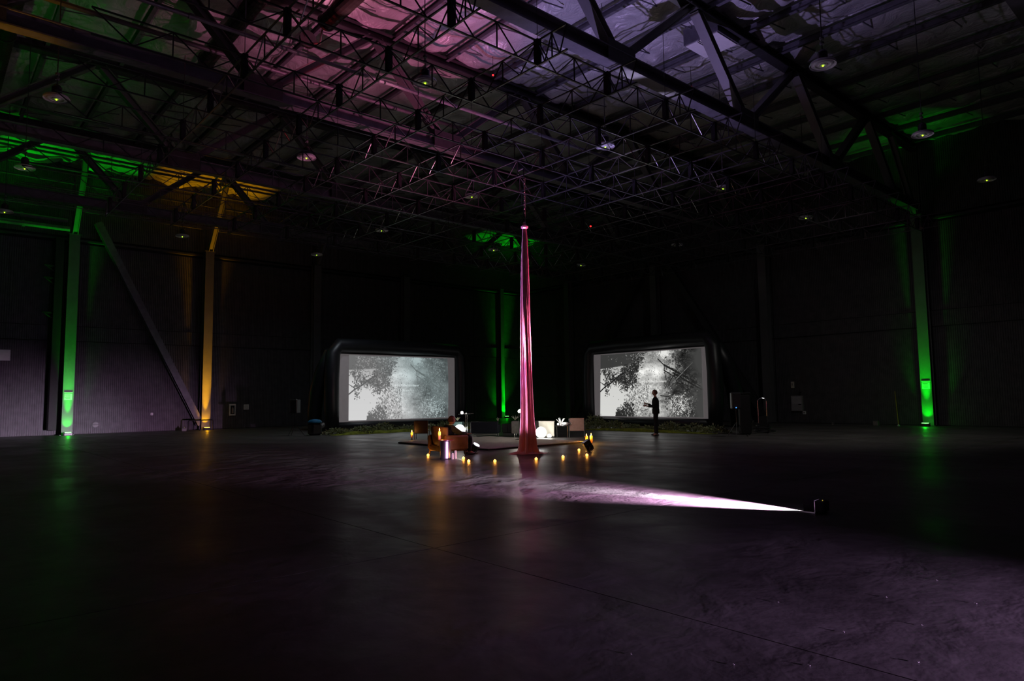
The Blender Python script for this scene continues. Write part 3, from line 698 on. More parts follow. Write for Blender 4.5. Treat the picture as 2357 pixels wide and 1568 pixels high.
b = MB(); b.box((.118, .1075, .087), (.134, .005, .146)); b.box((.118, -.1075, .087), (.134, .005, .146)); b.box((.118, 0, .1625), (.134, .22, .005)); b.box((.183, 0, .137), (.004, .21, .048)); b.build('hood', mat('dark_grey_hood', (.10, .09, .11), .5, 0, .5, .15, 12), t)  # front plate added inside the hood to keep the beam off the far wall
b = MB(); b.lathe([(.045, 0), (.05, .004), (1e-4, .006)], 20, (.050, 0, .09), R=Matrix.Rotation(PI/2, 3, 'Y')); b.build('lens', M_lensv, t)
b = MB()
for k_ in range(5): b.box((-.068, -.08+.04*k_, .085), (.018, .012, .12))
b.build('cooling_fins', M_blackgloss, t)
b = MB(); b.sph((-.04, .05, .166), .007, 8, 6); b.build('status_light', mat('amber_status_light', (.3, .25, .05), .4, emit=(.3, .22, .03), es=1), t)
for s_ in (-1, 1): b = MB(); b.box((0, s_*.08, .006), (.10, .03, .011)); b.build('foot', M_blackgloss, t)
led_box('black floor spotlight with a glowing rim between armchair and silk', (11.85, 15.12, 0), (12.75, 13.6, 3.0), (.22, .18, .18))
led_box('tilted black floor spotlight beside the pair of tall candles', (14.12, 12.88, 0), (12.75, 13.75, 2.9), (.20, .22, .21), hood=True)
t = thing('floor_spotlight', 'black floor spotlight with an added beam-cutting plate, unseen beyond the right edge, lighting the foreground floor', 'spotlight', (5.6, -4.5, 0), PI/2)
b = MB(); b.bbox((-.22, 0, .40), (.30, .30, .22), .02); b.build('housing', M_blackgloss, t)
b = MB(); b.box((.30, 0, .55), (.006, .9, .334)); b.box((.1, .20, .62), (.42, .006, .10)); b.box((.1, -.20, .62), (.42, .006, .10)); b.build('beam_cut_plate', M_black, t)  # unseen plates added to hold the side beam down on the near floor
b = MB(); b.bar((-.22, .165, 0), (-.22, .165, .42), .03); b.bar((-.22, -.165, 0), (-.22, -.165, .42), .03); b.box((-.22, 0, .01), (.3, .36, .02)); b.build('bracket', M_steel, t)
for (x, y, a, kk, lb) in ((5.54, 38.62, PI/2, 'g', 'small uplight at the foot of the left green column'), (11.9, 38.62, PI/2, 'a', 'small uplight at the foot of the amber column'), (33.62, 38.9, 1.1, 'g', 'small uplight at the foot of the far corner column'), (34.62, 10.9, 0, 'g', 'small uplight at the foot of the right green column')):
    t = thing('uplight', lb, 'uplight', (x, y, 0), a)
    b = MB(); b.bbox((0, 0, .07), (.20, .34, .14), .015); b.build('housing', M_blackgloss, t)
    b = MB(); b.box((0, 0, .155), (.13, .26, .015)); b.build('lens', M_leds[kk], t)
    for s_ in (-1, 1): b = MB(); b.bbox((0, s_*.185, .08), (.05, .02, .16), .005); b.build('bracket', M_steel, t)

# ------------------------------------------------------------------ lounge
t = thing('carpet_platform', 'low pale carpeted platform under the lounge furniture', 'carpet', (12.78, 15.65, 0))
b = MB(); b.bbox((2.1, 2.48, .03), (4.2, 4.95, .055), .01); b.build('carpet_top', M_rug, t)
b = MB(); b.box((2.1, -.012, .022), (4.24, .03, .044)); b.box((-.012, 2.48, .022), (.03, 4.95, .044)); b.build('edge_trim', M_edge, t)

def candle(label, loc, h=.26, r=.03, holder=0, e=6, group=None):
    t = thing('candle', label, 'candle', loc, 0, group); z = holder
    if holder: b = MB(); b.lathe([(.05, 0), (.05, .015), (.012, .03), (.010, z-.03), (.03, z-.01), (.03, z)], 12); b.build('candlestick', M_brown, t)
    b = MB(); b.lathe([(r, z), (r*1.02, z+h*.5), (r, z+h-.006), (r*.7, z+h), (1e-4, z+h-.004)], 16); b.build('wax', M_wax, t)
    b = MB(); b.lathe([(.004, z+h), (.004, z+h+.01)], 6); b.build('wick', M_black, t)
    b = MB(); b.lathe([(1e-4, z+h+.006), (.013, z+h+.022), (.016, z+h+.036), (.009, z+h+.062), (1e-4, z+h+.09)], 12); b.build('flame', M_flame, t, smooth=True)
    point('candle_light', (loc[0], loc[1], loc[2]+z+h+.05), e, (1, .42, .08), .02)
    point('candle_inner_light', (loc[0], loc[1], loc[2]+z+h-.05), 2.2, (1, .34, .02), .012); return t
candle('tall lit candle on the drum table behind the armchair', (10.16, 14.42, .50), .21, .032, 0, 22)
candle('lit candle on a thin stick beside the far left chair', (14.17, 21.92, 0), .22, .034, .07, 9)
candle('left one of the two thick tall candles by the tilted spotlight', (16.90, 15.50, 0), .23, .045, 0, 30)
candle('right one of the two thick tall candles by the tilted spotlight', (17.02, 15.40, 0), .25, .045, 0, 30)
TEA = [((10.50, 15.44), 'tea light by the armchair left foot'), ((10.58, 13.96), 'tea light nearest the seated person shoes'), ((10.17, 13.21), 'tea light just right of the bottles by the drum table'), ((10.59, 12.72), 'tea light midway between armchair and silk'),
       ((11.64, 12.38), 'tea light directly in front of the silk pool'), ((12.50, 12.29), 'tea light alone between silk and tilted spotlight'), ((14.40, 13.51), 'tea light just left of the tilted spotlight'), ((13.27, 12.17), 'tea light directly below the tilted spotlight')]
for (x, y), lb in TEA:
    t = thing('tea_light', lb, 'tea light', (x, y, 0), 0, 'tea lights around the silk')
    b = MB(); b.lathe([(.028, 0), (.034, .010), (.034, .046), (.030, .048)], 14); b.build('cup', M_tea, t)
    b = MB(); b.lathe([(1e-4, .040), (.010, .046), (.009, .056), (1e-4, .068)], 8); b.build('flame', M_flame, t)
    point('tea_light_glow', (x, y, .085), .8, (1, .36, .05), .02)

# drum table
t = thing('drum_side_table', 'shiny metal drum side table in front of the armchair', 'side table', (10.28, 14.32, 0))
b = MB(); prof = [(.135, 0), (.14, .03), (.14, .45), (.135, .47)]; b.lathe(prof, 40); b.build('drum', M_brushed, t, smooth=True)
b = MB(); b.lathe([(.20, .472), (.215, .480), (.215, .492), (.20, .50)], 40); b.build('tabletop', mat('dark_red_tabletop', (.20, .05, .05), .3, 0, .5, .1, 8), t)
for (x, y, h_, r, m, lb) in ((10.40, 14.18, .15, .032, M_off, 'short pale bottle next to the drum table'), (10.52, 14.22, .21, .036, M_white, 'taller white bottle right of the drum table')):
    t = thing('bottle', lb, 'bottle', (x, y, 0)); b = MB(); b.lathe([(r, 0), (r, h_*.82), (r*.7, h_*.88)], 16); b.build('body', m, t, smooth=False)
    b = MB(); b.lathe([(r*.72, h_*.88), (r*.72, h_), (1e-4, h_)], 14); b.build('cap', M_white, t)

# brown armchair, faces +x
def armchair(loc, rz):
    t = thing('armchair', 'brown leather tub armchair seen from behind, with the seated person', 'armchair', loc, rz)
    # curved backrest + arms as one shell each
    def shell(a0, a1, z0, z1f, rin, rout, n_=18):
        vs = []; fs = []
        for i in range(n_+1):
            a = a0+(a1-a0)*i/n_; z1 = z1f(a)
            for r, z in ((rout*.84, z0), (rout*1.07, z1-.03), (rout*1.02, z1), (rin*1.02, z1), (rin, z1-.03), (rin*.85, z0)):
                vs.append((r*math.cos(a)*.94, r*math.sin(a)*1.12, z))
        for i in range(n_):
            for k_ in range(6): j = (k_+1) % 6; fs.append((i*6+k_, (i+1)*6+k_, (i+1)*6+j, i*6+j))
        fs += [tuple(range(6)), tuple(n_*6+5-k_ for k_ in range(6))]
        return vs, fs
    b = MB(); b.add(*shell(PI*.68, PI*1.32, .20, lambda a: .82-.04*abs(a-PI), .33, .43)); b.build('backrest', M_brown, t, smooth=True)
    for s_ in (-1, 1):
        b = MB(); b.bbox((.02, s_*.42, .37), (.74, .13, .40), .04); b.build('armrest', M_brown, t)
    b = MB(); b.bbox((0, 0, .22), (.74, .74, .16), .03); b.build('seat_base', M_brown, t)
    b = MB(); b.bbox((.03, 0, .35), (.62, .68, .13), .045); b.build('seat_cushion', M_brown, t)
    for x in (-.32, .32):
        for y in (-.36, .36): b = MB(); b.tube([(x, y, .16), (x*1.08, y*1.05, 0)], [.032, .018], 8); b.build('leg', M_wood, t)
armchair((10.88, 15.08, 0), -.08)

def side_chair(name, label, loc, rz, w_, h_, m, frame, arm=True):
    t = thing(name, label, 'chair', loc, rz)        # local -y = back side seen from camera, faces +y
    b = MB(); b.bbox((0, -.24, h_-.5+.27), (w_, .05, .50), .02); b.build('backrest', m, t)
    b = MB(); b.bbox((0, .02, .36), (w_*.94, .50, .09), .03); b.build('seat', m, t)
    for x in (-w_/2, w_/2):
        b = MB(); b.tube([(x, -.28, h_), (x, -.26, .3), (x, -.27, 0)], .014, 8); b.build('leg', frame, t)
        b = MB(); b.tube([(x, .26, .0), (x, .25, .50), (x, .2, .54), (x, -.25, .55)], .014, 8); b.build('leg', frame, t)
        b = MB(); b.bbox((x, 0, .56), (.05, .42, .025), .01); b.build('armrest', M_blackgloss, t)
side_chair('lounge_chair', 'dark leather lounge chair with chrome frame beside the thin candle', (14.75, 22.1, 0), -.72, .52, .70, mat('very_dark_leather', (.018, .009, .005), .45, 0, .5, .2, 10), M_wood)
side_chair('lounge_chair', 'dusty rose lounge chair at the right end of the lounge', (19.35, 18.25, 0), -.80, .58, .72, M_rose, M_blackgloss)

def standing_lamp(label, loc, rz, h_, head, bar=True):
    t = thing('floor_lamp', label, 'floor lamp', loc, rz)
    b = MB(); b.lathe([(.14, 0), (.14, .012), (.02, .02)], 20); b.build('base', M_blackgloss, t)
    b = MB(); b.tube([(0, 0, .01), (0, 0, h_)], .012, 8); b.build('pole', M_chrome if bar else M_blackgloss, t)
    if bar:
        b = MB(); b.tube([(.06, 0, .01), (.06, 0, h_-.02)], .010, 8); b.build('pole', M_chrome, t)
        b = MB(); b.tube([(-.30, 0, h_-.02), (.34, 0, h_)], .014, 8); b.build('cross_arm', M_chrome, t)
        b = MB(); b.sph((.03, 0, h_), .03, 10, 8); b.build('joint', M_chrome, t)
    else:
        b = MB(); b.tube([(0, 0, h_), (.02, 0, h_+.08), (.06, 0, h_+.10), (.09, 0, h_+.06)], .010, 8); b.build('neck', M_chrome, t)
    b = MB(); b.sph(head, .055, 14, 10); b.build('bulb', M_bulb, t)
    R = Matrix.Rotation(rz, 3, 'Z')@Vector(head); point('floor_lamp_light', (loc[0]+R.x, loc[1]+R.y, loc[2]+R.z+.07), 26, (1, .9, .75), .06)
standing_lamp('chrome floor lamp with a cross arm, between armchair and navy sofa', (17.03, 22.3, 0), -.87, .92, (-.16, 0, .96))
standing_lamp('black floor lamp with a bright head just left of the silk', (16.18, 18.07, .058), -.80, .98, (.02, -.02, 1.00), False)

def sofa(label, loc, rz, w_, m, rail=True, h_=.60):
    t = thing('sofa', label, 'sofa', loc, rz)
    b = MB(); b.bbox((0, -.30, .12+(h_-.12)/2), (w_, .12, h_-.12), .03); b.build('backrest', m, t)
    b = MB(); b.bbox((0, .06, .24), (w_-.04, .62, .22), .04); b.build('seat', m, t)
    for s_ in (-1, 1): b = MB(); b.bbox((s_*(w_/2-.05), .05, .30), (.10, .64, .34), .03); b.build('armrest', m, t)
    for x in (-w_/2+.12, w_/2-.08):
        for y in (-.30, .30): b = MB(); b.tube([(x, y, 0), (x, y, .14)], .016, 8); b.build('leg', M_chrome, t)
    if rail: b = MB(); b.bar((-w_/2+.1, -.30, .07), (w_/2-.06, -.30, .09), .02); b.build('stretcher', M_chrome, t)
sofa('navy sofa with chrome legs seen from behind, right of the cross arm lamp', (17.55, 21.65, 0), -.85, 1.14, M_sofa)
sofa('grey sofa seen from behind, half hidden by the silk', (18.55, 20.25, 0), -.85, 1.18, M_grey, False, .62)
def cabinet(label, loc, rz, w_, h_, m, d_=.34):
    t = thing('side_cabinet', label, 'cabinet', loc, rz)
    b = MB(); b.bbox((0, 0, h_/2+.02), (w_, d_, h_-.04), .008); b.build('body', m, t)
    b = MB(); b.bbox((0, 0, h_), (w_+.02, d_+.02, .025), .006); b.build('top', m, t)
    for s_ in (-1, 1): b = MB(); b.box((s_*w_/4, -d_/2-.008, h_/2+.02), (w_/2-.02, .016, h_-.08)); b.build('door', m, t)
    b = MB(); b.box((0, 0, .02), (w_-.06, d_-.06, .04)); b.build('plinth', M_black, t)
cabinet('teal side cabinet behind the glowing globe, by the armchair', (17.35, 23.35, 0), -.90, .54, .54, M_teal)
cabinet('cream side cabinet flooded with white light, right of the silk', (18.45, 19.0, 0), -.80, .60, .62, M_off)
cabinet('dark low cabinet in the green floor glow, left of the silk', (19.6, 22.6, 0), -.85, .50, .40, M_black)
def globe(label, loc, r, e):
    t = thing('globe_lamp', label, 'globe lamp', loc); b = MB(); b.sph((0, 0, r), r, 24, 16); b.build('globe', M_glow, t, smooth=True)
    b = MB(); b.lathe([(.06, 0), (.07, .015), (.06, .03)], 14); b.build('base', M_blackgloss, t)
    point('globe_light', (loc[0]-.6*r-.12, loc[1]-.8*r-.12, loc[2]+r+.05), e, (1, .97, .9), .08)
globe('white globe lamp glowing behind the seated person arm', (16.95, 22.62, .0), .235, 9)
globe('large white globe lamp on the floor before the cream cabinet', (18.0, 18.85, 0), .21, 26)
globe('small white globe lamp right of the large one', (18.10, 18.50, 0), .08, 4)
# small side table with pale plants
t = thing('side_table', 'dark side table with a thin top next to the cream cabinet', 'side table', (18.75, 18.45, 0), -.80)
b = MB(); b.bbox((0, 0, .45), (.50, .34, .02), .006); b.build('tabletop', M_chrome, t)
for x in (-.2, .2):
    for y in (-.13, .13): b = MB(); b.tube([(x, y, 0), (x, y, .44)], .012, 6); b.build('leg', M_blackgloss if x < 0 else M_chrome, t)
def spiky(label, loc, n_, L_, m, spread=.7, th=.012, pot=.06, seed=1):
    r_ = random.Random(seed); t = thing('potted_plant', label, 'plant', loc)
    b = MB(); b.lathe([(pot*.7, 0), (pot, pot*1.1), (pot*.9, pot*1.1), (1e-4, pot)], 14); b.build('pot', M_blackgloss if m is not M_white else M_white, t)
    for i in range(n_):
        a = 2*PI*i/n_+r_.uniform(-.3, .3); s_ = spread*r_.uniform(.4, 1); l = L_*r_.uniform(.7, 1.1); b = MB()
        d = Vector((math.cos(a)*s_, math.sin(a)*s_, 1)).normalized(); p = Vector((0, 0, pot))
        b.tube([p, p+d*l*.4+Vector((0, 0, .01)), p+d*l*.8, p+d*l+Vector((0, 0, -.02*s_))], [th*.7, th, th*.7, .001], 6); b.build('leaf', m, t)
spiky('white spiky plant on the side table beside the cream cabinet', (18.72, 18.50, .462), 8, .32, M_white, .9, .02, .05, 3)
spiky('small pale succulent on top of the teal cabinet', (17.35, 23.3, .555), 6, .20, M_palel, .8, .014, .04, 4)
spiky('pale succulent clump on the left end of the grey sofa back', (18.15, 20.5, .60), 12, .26, M_palel, 1.1, .012, .04, 5)
spiky('small pale succulent on the right end of the navy sofa back', (17.70, 21.05, .58), 5, .16, M_palel, .7, .014, .04, 6)
t = thing('shell_bowl', 'white rounded shell bowl on the side table by the spiky plant', 'bowl', (18.83, 18.36, .462))
b = MB(); b.lathe([(.05, 0), (.13, .03), (.15, .07), (.12, .11), (.05, .13), (1e-4, .125)], 20); b.build('bowl', M_white, t, smooth=True)
b = MB(); b.tube([(.10, -.08, .05), (.17, -.12, .10), (.20, -.14, .05), (.15, -.12, .01)], .022, 8); b.build('handle', M_white, t)
# lights that make the shell bowl and cabinet glow come from a small lamp on the table
t = thing('table_lamp', 'tiny white globe table lamp at the left edge of the side table', 'lamp', (18.58, 18.50, .462))
b = MB(); b.sph((0, 0, .05), .04, 14, 10); b.build('globe', M_glow, t); b = MB(); b.lathe([(.03, 0), (.03, .012)], 12); b.build('base', M_blackgloss, t)
point('table_lamp_light', (18.60, 18.28, .62), 3, (1, .97, .92), .05)

# ------------------------------------------------------------------ plants under the screens
def leafmesh(r_, R, hgt, n_, ls):
    vs = []; fs = []
    for _ in range(n_):
        a = r_.uniform(0, 2*PI); q = R*math.sqrt(r_.random()); z = hgt*(1-(q/R)**2)*r_.uniform(.25, 1)
        p = Vector((q*math.cos(a), q*math.sin(a), z+.01)); d = Vector((math.cos(a)+r_.uniform(-.7, .7), math.sin(a)+r_.uniform(-.7, .7), r_.uniform(-.1, 1.1))).normalized()
        s_ = d.cross(Vector((r_.uniform(-1, 1), r_.uniform(-1, 1), r_.uniform(-1, 1)))).normalized()*ls*.28; l = ls*r_.uniform(.6, 1.3); k_ = len(vs)
        vs += [p, p+d*l*.5+s_, p+d*l, p+d*l*.5-s_]; fs.append((k_, k_+1, k_+2, k_+3))
    me = bpy.data.meshes.new('foliage'); me.from_pydata(vs, [], fs); me.materials.append(M_leaf); return me
def shrub(label, loc, R, hgt, n_, ls, seed, group, sx=1):
    r_ = random.Random(seed); t = thing('leafy_shrub', label, 'plant', loc, 0, group)
    o = link('foliage', leafmesh(r_, R, hgt, n_, ls), t, kind='stuff'); o.scale = (sx, 1, 1)
    for _ in range(7):
        b = MB(); a = r_.uniform(0, 6.28); q = R*.7*r_.random(); l = hgt*r_.uniform(.8, 1.3)
        b.tube([(q*.3*math.cos(a), q*.3*math.sin(a), 0), (q*.7*math.cos(a), q*.7*math.sin(a), l*.6), (q*1.4*math.cos(a), q*1.4*math.sin(a), l)], [.012, .009, .003], 5); b.build('stem', M_leaf, t)
lw = ['at the left end of', 'second from the left in', 'third from the left in', 'in the middle of', 'third from the right in', 'second from the right in', 'at the right end of']
for i in range(7):
    shrub('low leafy shrub '+lw[i]+' the planting under the left screen', (14.3+1.18*i, 28.2-.12*(i % 2), .0), .66, .27+.07*(i % 3), 520, .12, 20+i, 'shrubs under the left screen')
rw = [.72, .42, .28, .22, .40, .36, .30]
for i in range(7):
    shrub(('tall wiry shrub ' if i == 0 else 'low leafy shrub ')+lw[i]+' the planting under the right screen', (24.5+.12*(i % 2), 21.9-1.08*i, .0), .60, rw[i], 550 if i < 5 else 400, .12, 40+i, 'shrubs under the right screen')
for nm, c, d, lb in (('moss_mound', (17.8, 27.65, 0), (8.2, .6), 'dark mossy strip under the left screen shrubs'), ('moss_mound', (23.95, 18.8, 0), (.6, 7.4), 'yellow-green mossy strip in front of the right screen shrubs')):
    nx, ny = 60, 20; U, V = np.meshgrid(np.linspace(-.5, .5, nx+1), np.linspace(-.5, .5, ny+1))
    Z = .14*(1-(2*U)**8)*(1-(2*V)**2)*(.5+.8*fbm(U*d[0]*1.6+5, V*d[1]*1.6, 3, 4)); Z = np.maximum(Z, .004)
    fs = [(j*(nx+1)+i, j*(nx+1)+i+1, (j+1)*(nx+1)+i+1, (j+1)*(nx+1)+i) for j in range(ny) for i in range(nx)]
    me = bpy.data.meshes.new(nm); me.from_pydata(np.stack([U*d[0], V*d[1], Z], -1).reshape(-1, 3).tolist(), [], fs); me.materials.append(M_moss)
    o = link(nm, me, None, c); o['kind'] = 'stuff'; tag(o, lb, 'moss')

# ------------------------------------------------------------------ speakers, trolley, blower
def speaker(label, sl, loc, rz, zb, led=False):
    t = thing('speaker_stand', sl, 'speaker stand', loc, rz)
    b = MB(); b.tube([(0, 0, .35), (0, 0, zb)], .018, 8); b.build('pole', M_blackgloss, t)
    for k_ in range(3):
        a = 2*PI*k_/3+.3; b = MB(); b.tube([(0, 0, .55), (.42*math.cos(a), .42*math.sin(a), .01)], .012, 6); b.tube([(0, 0, .22), (.26*math.cos(a), .26*math.sin(a), .20)], .008, 6); b.build('leg', M_blackgloss, t)
    s_ = thing('loudspeaker', label, 'speaker', (loc[0], loc[1], zb), rz)
    b = MB(); b.bbox((0, 0, .31), (.36, .34, .62), .03); b.build('cabinet', M_blackgloss, s_)
    b = MB(); b.bbox((0, -.175, .31), (.31, .02, .56), .01); b.build('grille', mat('speaker_grille', (.05, .05, .052), .5, .4, .5, .2, 200), s_)
    if led: b = MB(); b.sph((-.02, -.19, .06), .02, 8, 6); b.build('power_light', M_blue, s_)
speaker('black loudspeaker left of the left screen', 'tripod speaker stand left of the left screen', (12.6, 28.9, 0), -.9, .98)
speaker('black loudspeaker with a blue light right of the right screen', 'tripod speaker stand right of the right screen', (22.85, 13.45, 0), -.9, 1.02, True)
t = thing('air_blower', 'black screen blower under a bright blue cover left of the left screen', 'blower', (13.35, 28.5, 0))
b = MB(); b.bbox((0, 0, .27), (.5, .5, .54), .08); b.build('housing', M_black, t)
b = MB(); b.lathe([(.30, .54), (.31, .60), (.22, .68), (1e-4, .71)], 16); b.build('cover', M_bluebag, t, smooth=True)
b = MB(); b.tube([(.2, .2, .3), (.55, .7, .35), (.8, .95, .4)], .14, 10); b.build('air_hose', M_vinyl, t)
t = thing('equipment_case', 'tall black equipment case behind the right loudspeaker', 'equipment case', (24.4, 14.0, 0), -.9)
b = MB(); b.bbox((0, 0, .80), (.42, .4, 1.56), .04); b.build('body', M_black, t)
b = MB(); b.bbox((0, 0, 1.60), (.45, .43, .06), .02); b.build('lid', M_black, t)
b = MB(); b.tube([(.22, -.2, .42), (.28, -.24, .55), (.30, -.26, .34)], .02, 6); b.build('handle', M_chrome, t)
t = thing('cable_pile', 'dark heap of cable trailing right of the equipment case', 'cable', (25.2, 13.7, 0))
b = MB()
pts = [(.45*math.cos(a*.9)*(1-.02*a)+.25*math.sin(a*.31), .35*math.sin(a*.9), .03+.012*a) for a in [k_*.5 for k_ in range(50)]]; b.tube(pts, .022, 6); b.build('coil', M_blackgloss, t)
t = thing('hand_truck', 'hand truck with a silver loop handle by the right wall', 'hand truck', (26.7, 14.5, 0), -.92)
b = MB(); hx = .17; pts = [(-hx, 0, .35), (-hx, 0, 1.28)]+[(hx*-math.cos(a), 0, 1.28+hx*math.sin(a)*.7) for a in [PI*k_/6 for k_ in range(1, 6)]]+[(hx, 0, 1.28), (hx, 0, .30)]; b.tube(pts, .016, 8); b.build('handle', M_chrome, t)
b = MB(); b.box((0, 0, .45), (.34, .04, .40)); b.build('frame', M_black, t)
for s_ in (-1, 1): b = MB(); b.lathe([(.02, -.03), (.16, -.035), (.19, 0), (.16, .035), (.02, .03)], 20, (s_*.22, .08, .19), R=Matrix.Rotation(PI/2, 3, 'Y')); b.build('wheel', M_blackgloss, t)
b = MB(); b.box((0, -.16, .015), (.42, .28, .012)); b.build('toe_plate', M_steel, t)

# ------------------------------------------------------------------ wall items
wl = 39.9-.06
def plate(name, label, cat, x, z, w_, h_, m, d_=.06, inner=None, wall_='l', parts=()):
    if wall_ == 'l': t = thing(name, label, cat, (x, wl-d_/2, z))
    else: t = thing(name, label, cat, (35.9-.06-d_/2, x, z), -PI/2)
    b = MB(); b.bbox((0, 0, 0), (w_, d_, h_), .008); b.build('housing', m, t)
    for (nm, px, pz, pw, ph, pm) in parts:
        b = MB(); b.box((px, -d_/2-.006, pz), (pw, .012, ph)); b.build(nm, pm, t)
    return t
t = plate('extinguisher_cabinet', 'white-framed fire extinguisher cabinet right of the amber column', 'fire extinguisher cabinet', 13.62, 1.06, .36, .66, M_white, .08, parts=(('opening', 0, 0, .22, .48, M_black),))
b = MB(); b.lathe([(.045, -.20), (.05, -.17), (.05, .06), (.02, .11), (.02, .16)], 12, (0, -.075, 0)); b.build('extinguisher', mat('extinguisher_body', (.35, .3, .3), .35), t)
plate('notice_sign', 'small pale notice sign on the wall right of the extinguisher cabinet', 'sign', 14.42, 1.2, .30, .30, M_white, .02, parts=tuple(('text_line', 0, .09-.06*k_, .22, .012, M_grey) for k_ in range(4)))
plate('wall_outlet', 'small white outlet low on the left wall under the diagonal brace', 'outlet', 9.45, .92, .12, .13, M_white, .04, parts=(('socket', 0, 0, .05, .06, M_grey),))
plate('junction_box', 'pale box fixed high on the wall at the left photo edge', 'wall box', 2.98, 3.85, .55, .52, mat('pale_grey_paint', (.6, .6, .62), .5, var=.05), .16, parts=(('cover', 0, 0, .49, .46, M_white),))
t = thing('round_wall_port', 'round metal port low on the wall right of the left green column', 'wall port', (6.87, wl-.04, .45)); b = MB(); b.lathe([(.16, -.04), (.17, 0), (.13, .02), (1e-4, .01)], 24, R=Matrix.Rotation(PI/2, 3, 'X')); b.build('cover_disc', M_col, t); b = MB(); b.box((0, -.05, 0), (.3, .02, .02)); b.build('bar', M_black, t)
# right wall
plate('switch_box', 'small upright switch box above the electrical panel', 'switch box', 17.62, 2.05, .16, .34, M_off, .08, wall_='r', parts=(('switch', 0, .02, .06, .12, M_grey),))
t = plate('electrical_panel', 'grey electrical panel on the right wall behind the hand truck', 'electrical panel', 17.40, 1.05, .62, .82, mat('panel_grey', (.28, .28, .29), .45, var=.1), .14, wall_='r', parts=(('upper_door', 0, .16, .5, .36, mat('panel_door_grey', (.38, .38, .39), .4, var=.1)), ('handle', .18, -.06, .16, .03, M_chrome)))
t = thing('work_light', 'small round lamp on a stem on top of the electrical panel', 'lamp', (35.7, 17.17, 1.47), -PI/2); b = MB(); b.lathe([(.07, 0), (.06, .03), (1e-4, .04)], 14, (0, -.02, .16), R=Matrix.Rotation(PI/2, 3, 'X')); b.build('lamp_head', M_chrome, t); b = MB(); b.tube([(0, 0, 0), (0, 0, .15)], .01, 6); b.build('stem', M_chrome, t)
plate('wall_outlet', 'square white outlet below the electrical panel', 'outlet', 17.05, .55, .17, .17, M_white, .05, wall_='r', parts=(('socket', 0, 0, .07, .07, M_grey),))
t = thing('yellow_pole', 'thin yellow pole leaning by the right green column', 'pole', (34.55, 12.0, 0)); b = MB(); b.tube([(0, 0, .05), (.7, .32, 1.62)], .018, 8); b.build('shaft', M_yellow, t); b = MB(); b.lathe([(.06, 0), (.05, .05), (.02, .07)], 12); b.build('foot', M_white, t)
t = thing('small_crate', 'small dull crate on the floor left of the yellow pole', 'crate', (34.6, 13.0, 0)); b = MB(); b.bbox((0, 0, .10), (.22, .22, .20), .01); b.build('box', M_grey, t); b = MB(); b.box((0, 0, .206), (.23, .23, .015)); b.build('lid', M_grey, t)
t = thing('small_puck', 'tiny pale object on the floor midway along the right wall', 'small object', (34.7, 15.1, 0)); b = MB(); b.lathe([(.06, 0), (.06, .07), (.03, .09)], 12); b.build('body', M_grey, t); b = MB(); b.lathe([(.02, .09), (.02, .11)], 8); b.build('knob', M_white, t)
# low barrier
t = thing('barrier_rail', 'low black tubular barrier in front of the brace foot by the amber column', 'barrier', (11.0, 38.3, 0))
b = MB(); b.tube([(-.15, 0, 0), (-.15, 0, .50), (-.1, 0, .56), (1.05, 0, .56), (1.1, 0, .50), (1.1, 0, 0)], .03, 8); b.build('rail_loop', M_black, t)
b = MB(); b.bar((.45, 0, 0), (.45, 0, .55), .03); b.build('middle_post', M_black, t)
t = thing('floor_box', 'small pale box on the floor left of the low barrier', 'box', (10.7, 38.5, 0)); b = MB(); b.bbox((0, 0, .08), (.24, .16, .15), .02); b.build('box', M_grey, t); b = MB(); b.sph((0, -.02, .18), .05, 10, 6); b.build('knob', M_chrome, t)
b = MB()

t0 = thing('paper_scrap', 'tiny pale scrap lying on the bare floor in the right foreground', 'scrap', (4.6, 2.0, .003), 0, 'floor litter in the right foreground')
b = MB(); b.box((0, 0, .002), (.012, .008, .003)); b.build('flake', M_grey, t0)
b = MB(); b.box((.006, .004, .005), (.006, .005, .002), .6); b.build('fold', M_grey, t0)
for (x, y) in ((3.6, 2.2), (3.9, 1.9), (5.1, 1.7), (5.6, 2.1), (5.9, 1.6), (3.5, 1.6), (4.9, 2.6), (3.3, 2.7), (6.4, 2.0), (4.4, 1.5)):
    o = copy_tree(t0); o.location = (x, y, .003); o.rotation_euler.z = rnd.uniform(0, 3)
# ------------------------------------------------------------------ people
def skinned(name, joints, edges, m, parent, sub=2):
    me = bpy.data.meshes.new(name); keys = list(joints); me.from_pydata([joints[k_][0] for k_ in keys], [(keys.index(a), keys.index(c)) for a, c in edges], [])
    o = bpy.data.objects.new(name, me); S.collection.objects.link(o)
    md = o.modifiers.new('skin', 'SKIN'); md.use_smooth_shade = True; md.branch_smoothing = .6
    for i, k_ in enumerate(keys):
        r = joints[k_][1]; sv = me.skin_vertices[0].data[i]; sv.radius = (r, r) if not isinstance(r, tuple) else r; sv.use_root = (i == 0)
    md2 = o.modifiers.new('sub', 'SUBSURF'); md2.levels = sub; md2.render_levels = sub
    dg = bpy.context.evaluated_depsgraph_get(); new = bpy.data.meshes.new_from_object(o.evaluated_get(dg)); new.materials.clear(); new.materials.append(m)
    new.polygons.foreach_set('use_smooth', [True]*len(new.polygons))
    bpy.data.objects.remove(o); return link(name, new, parent)
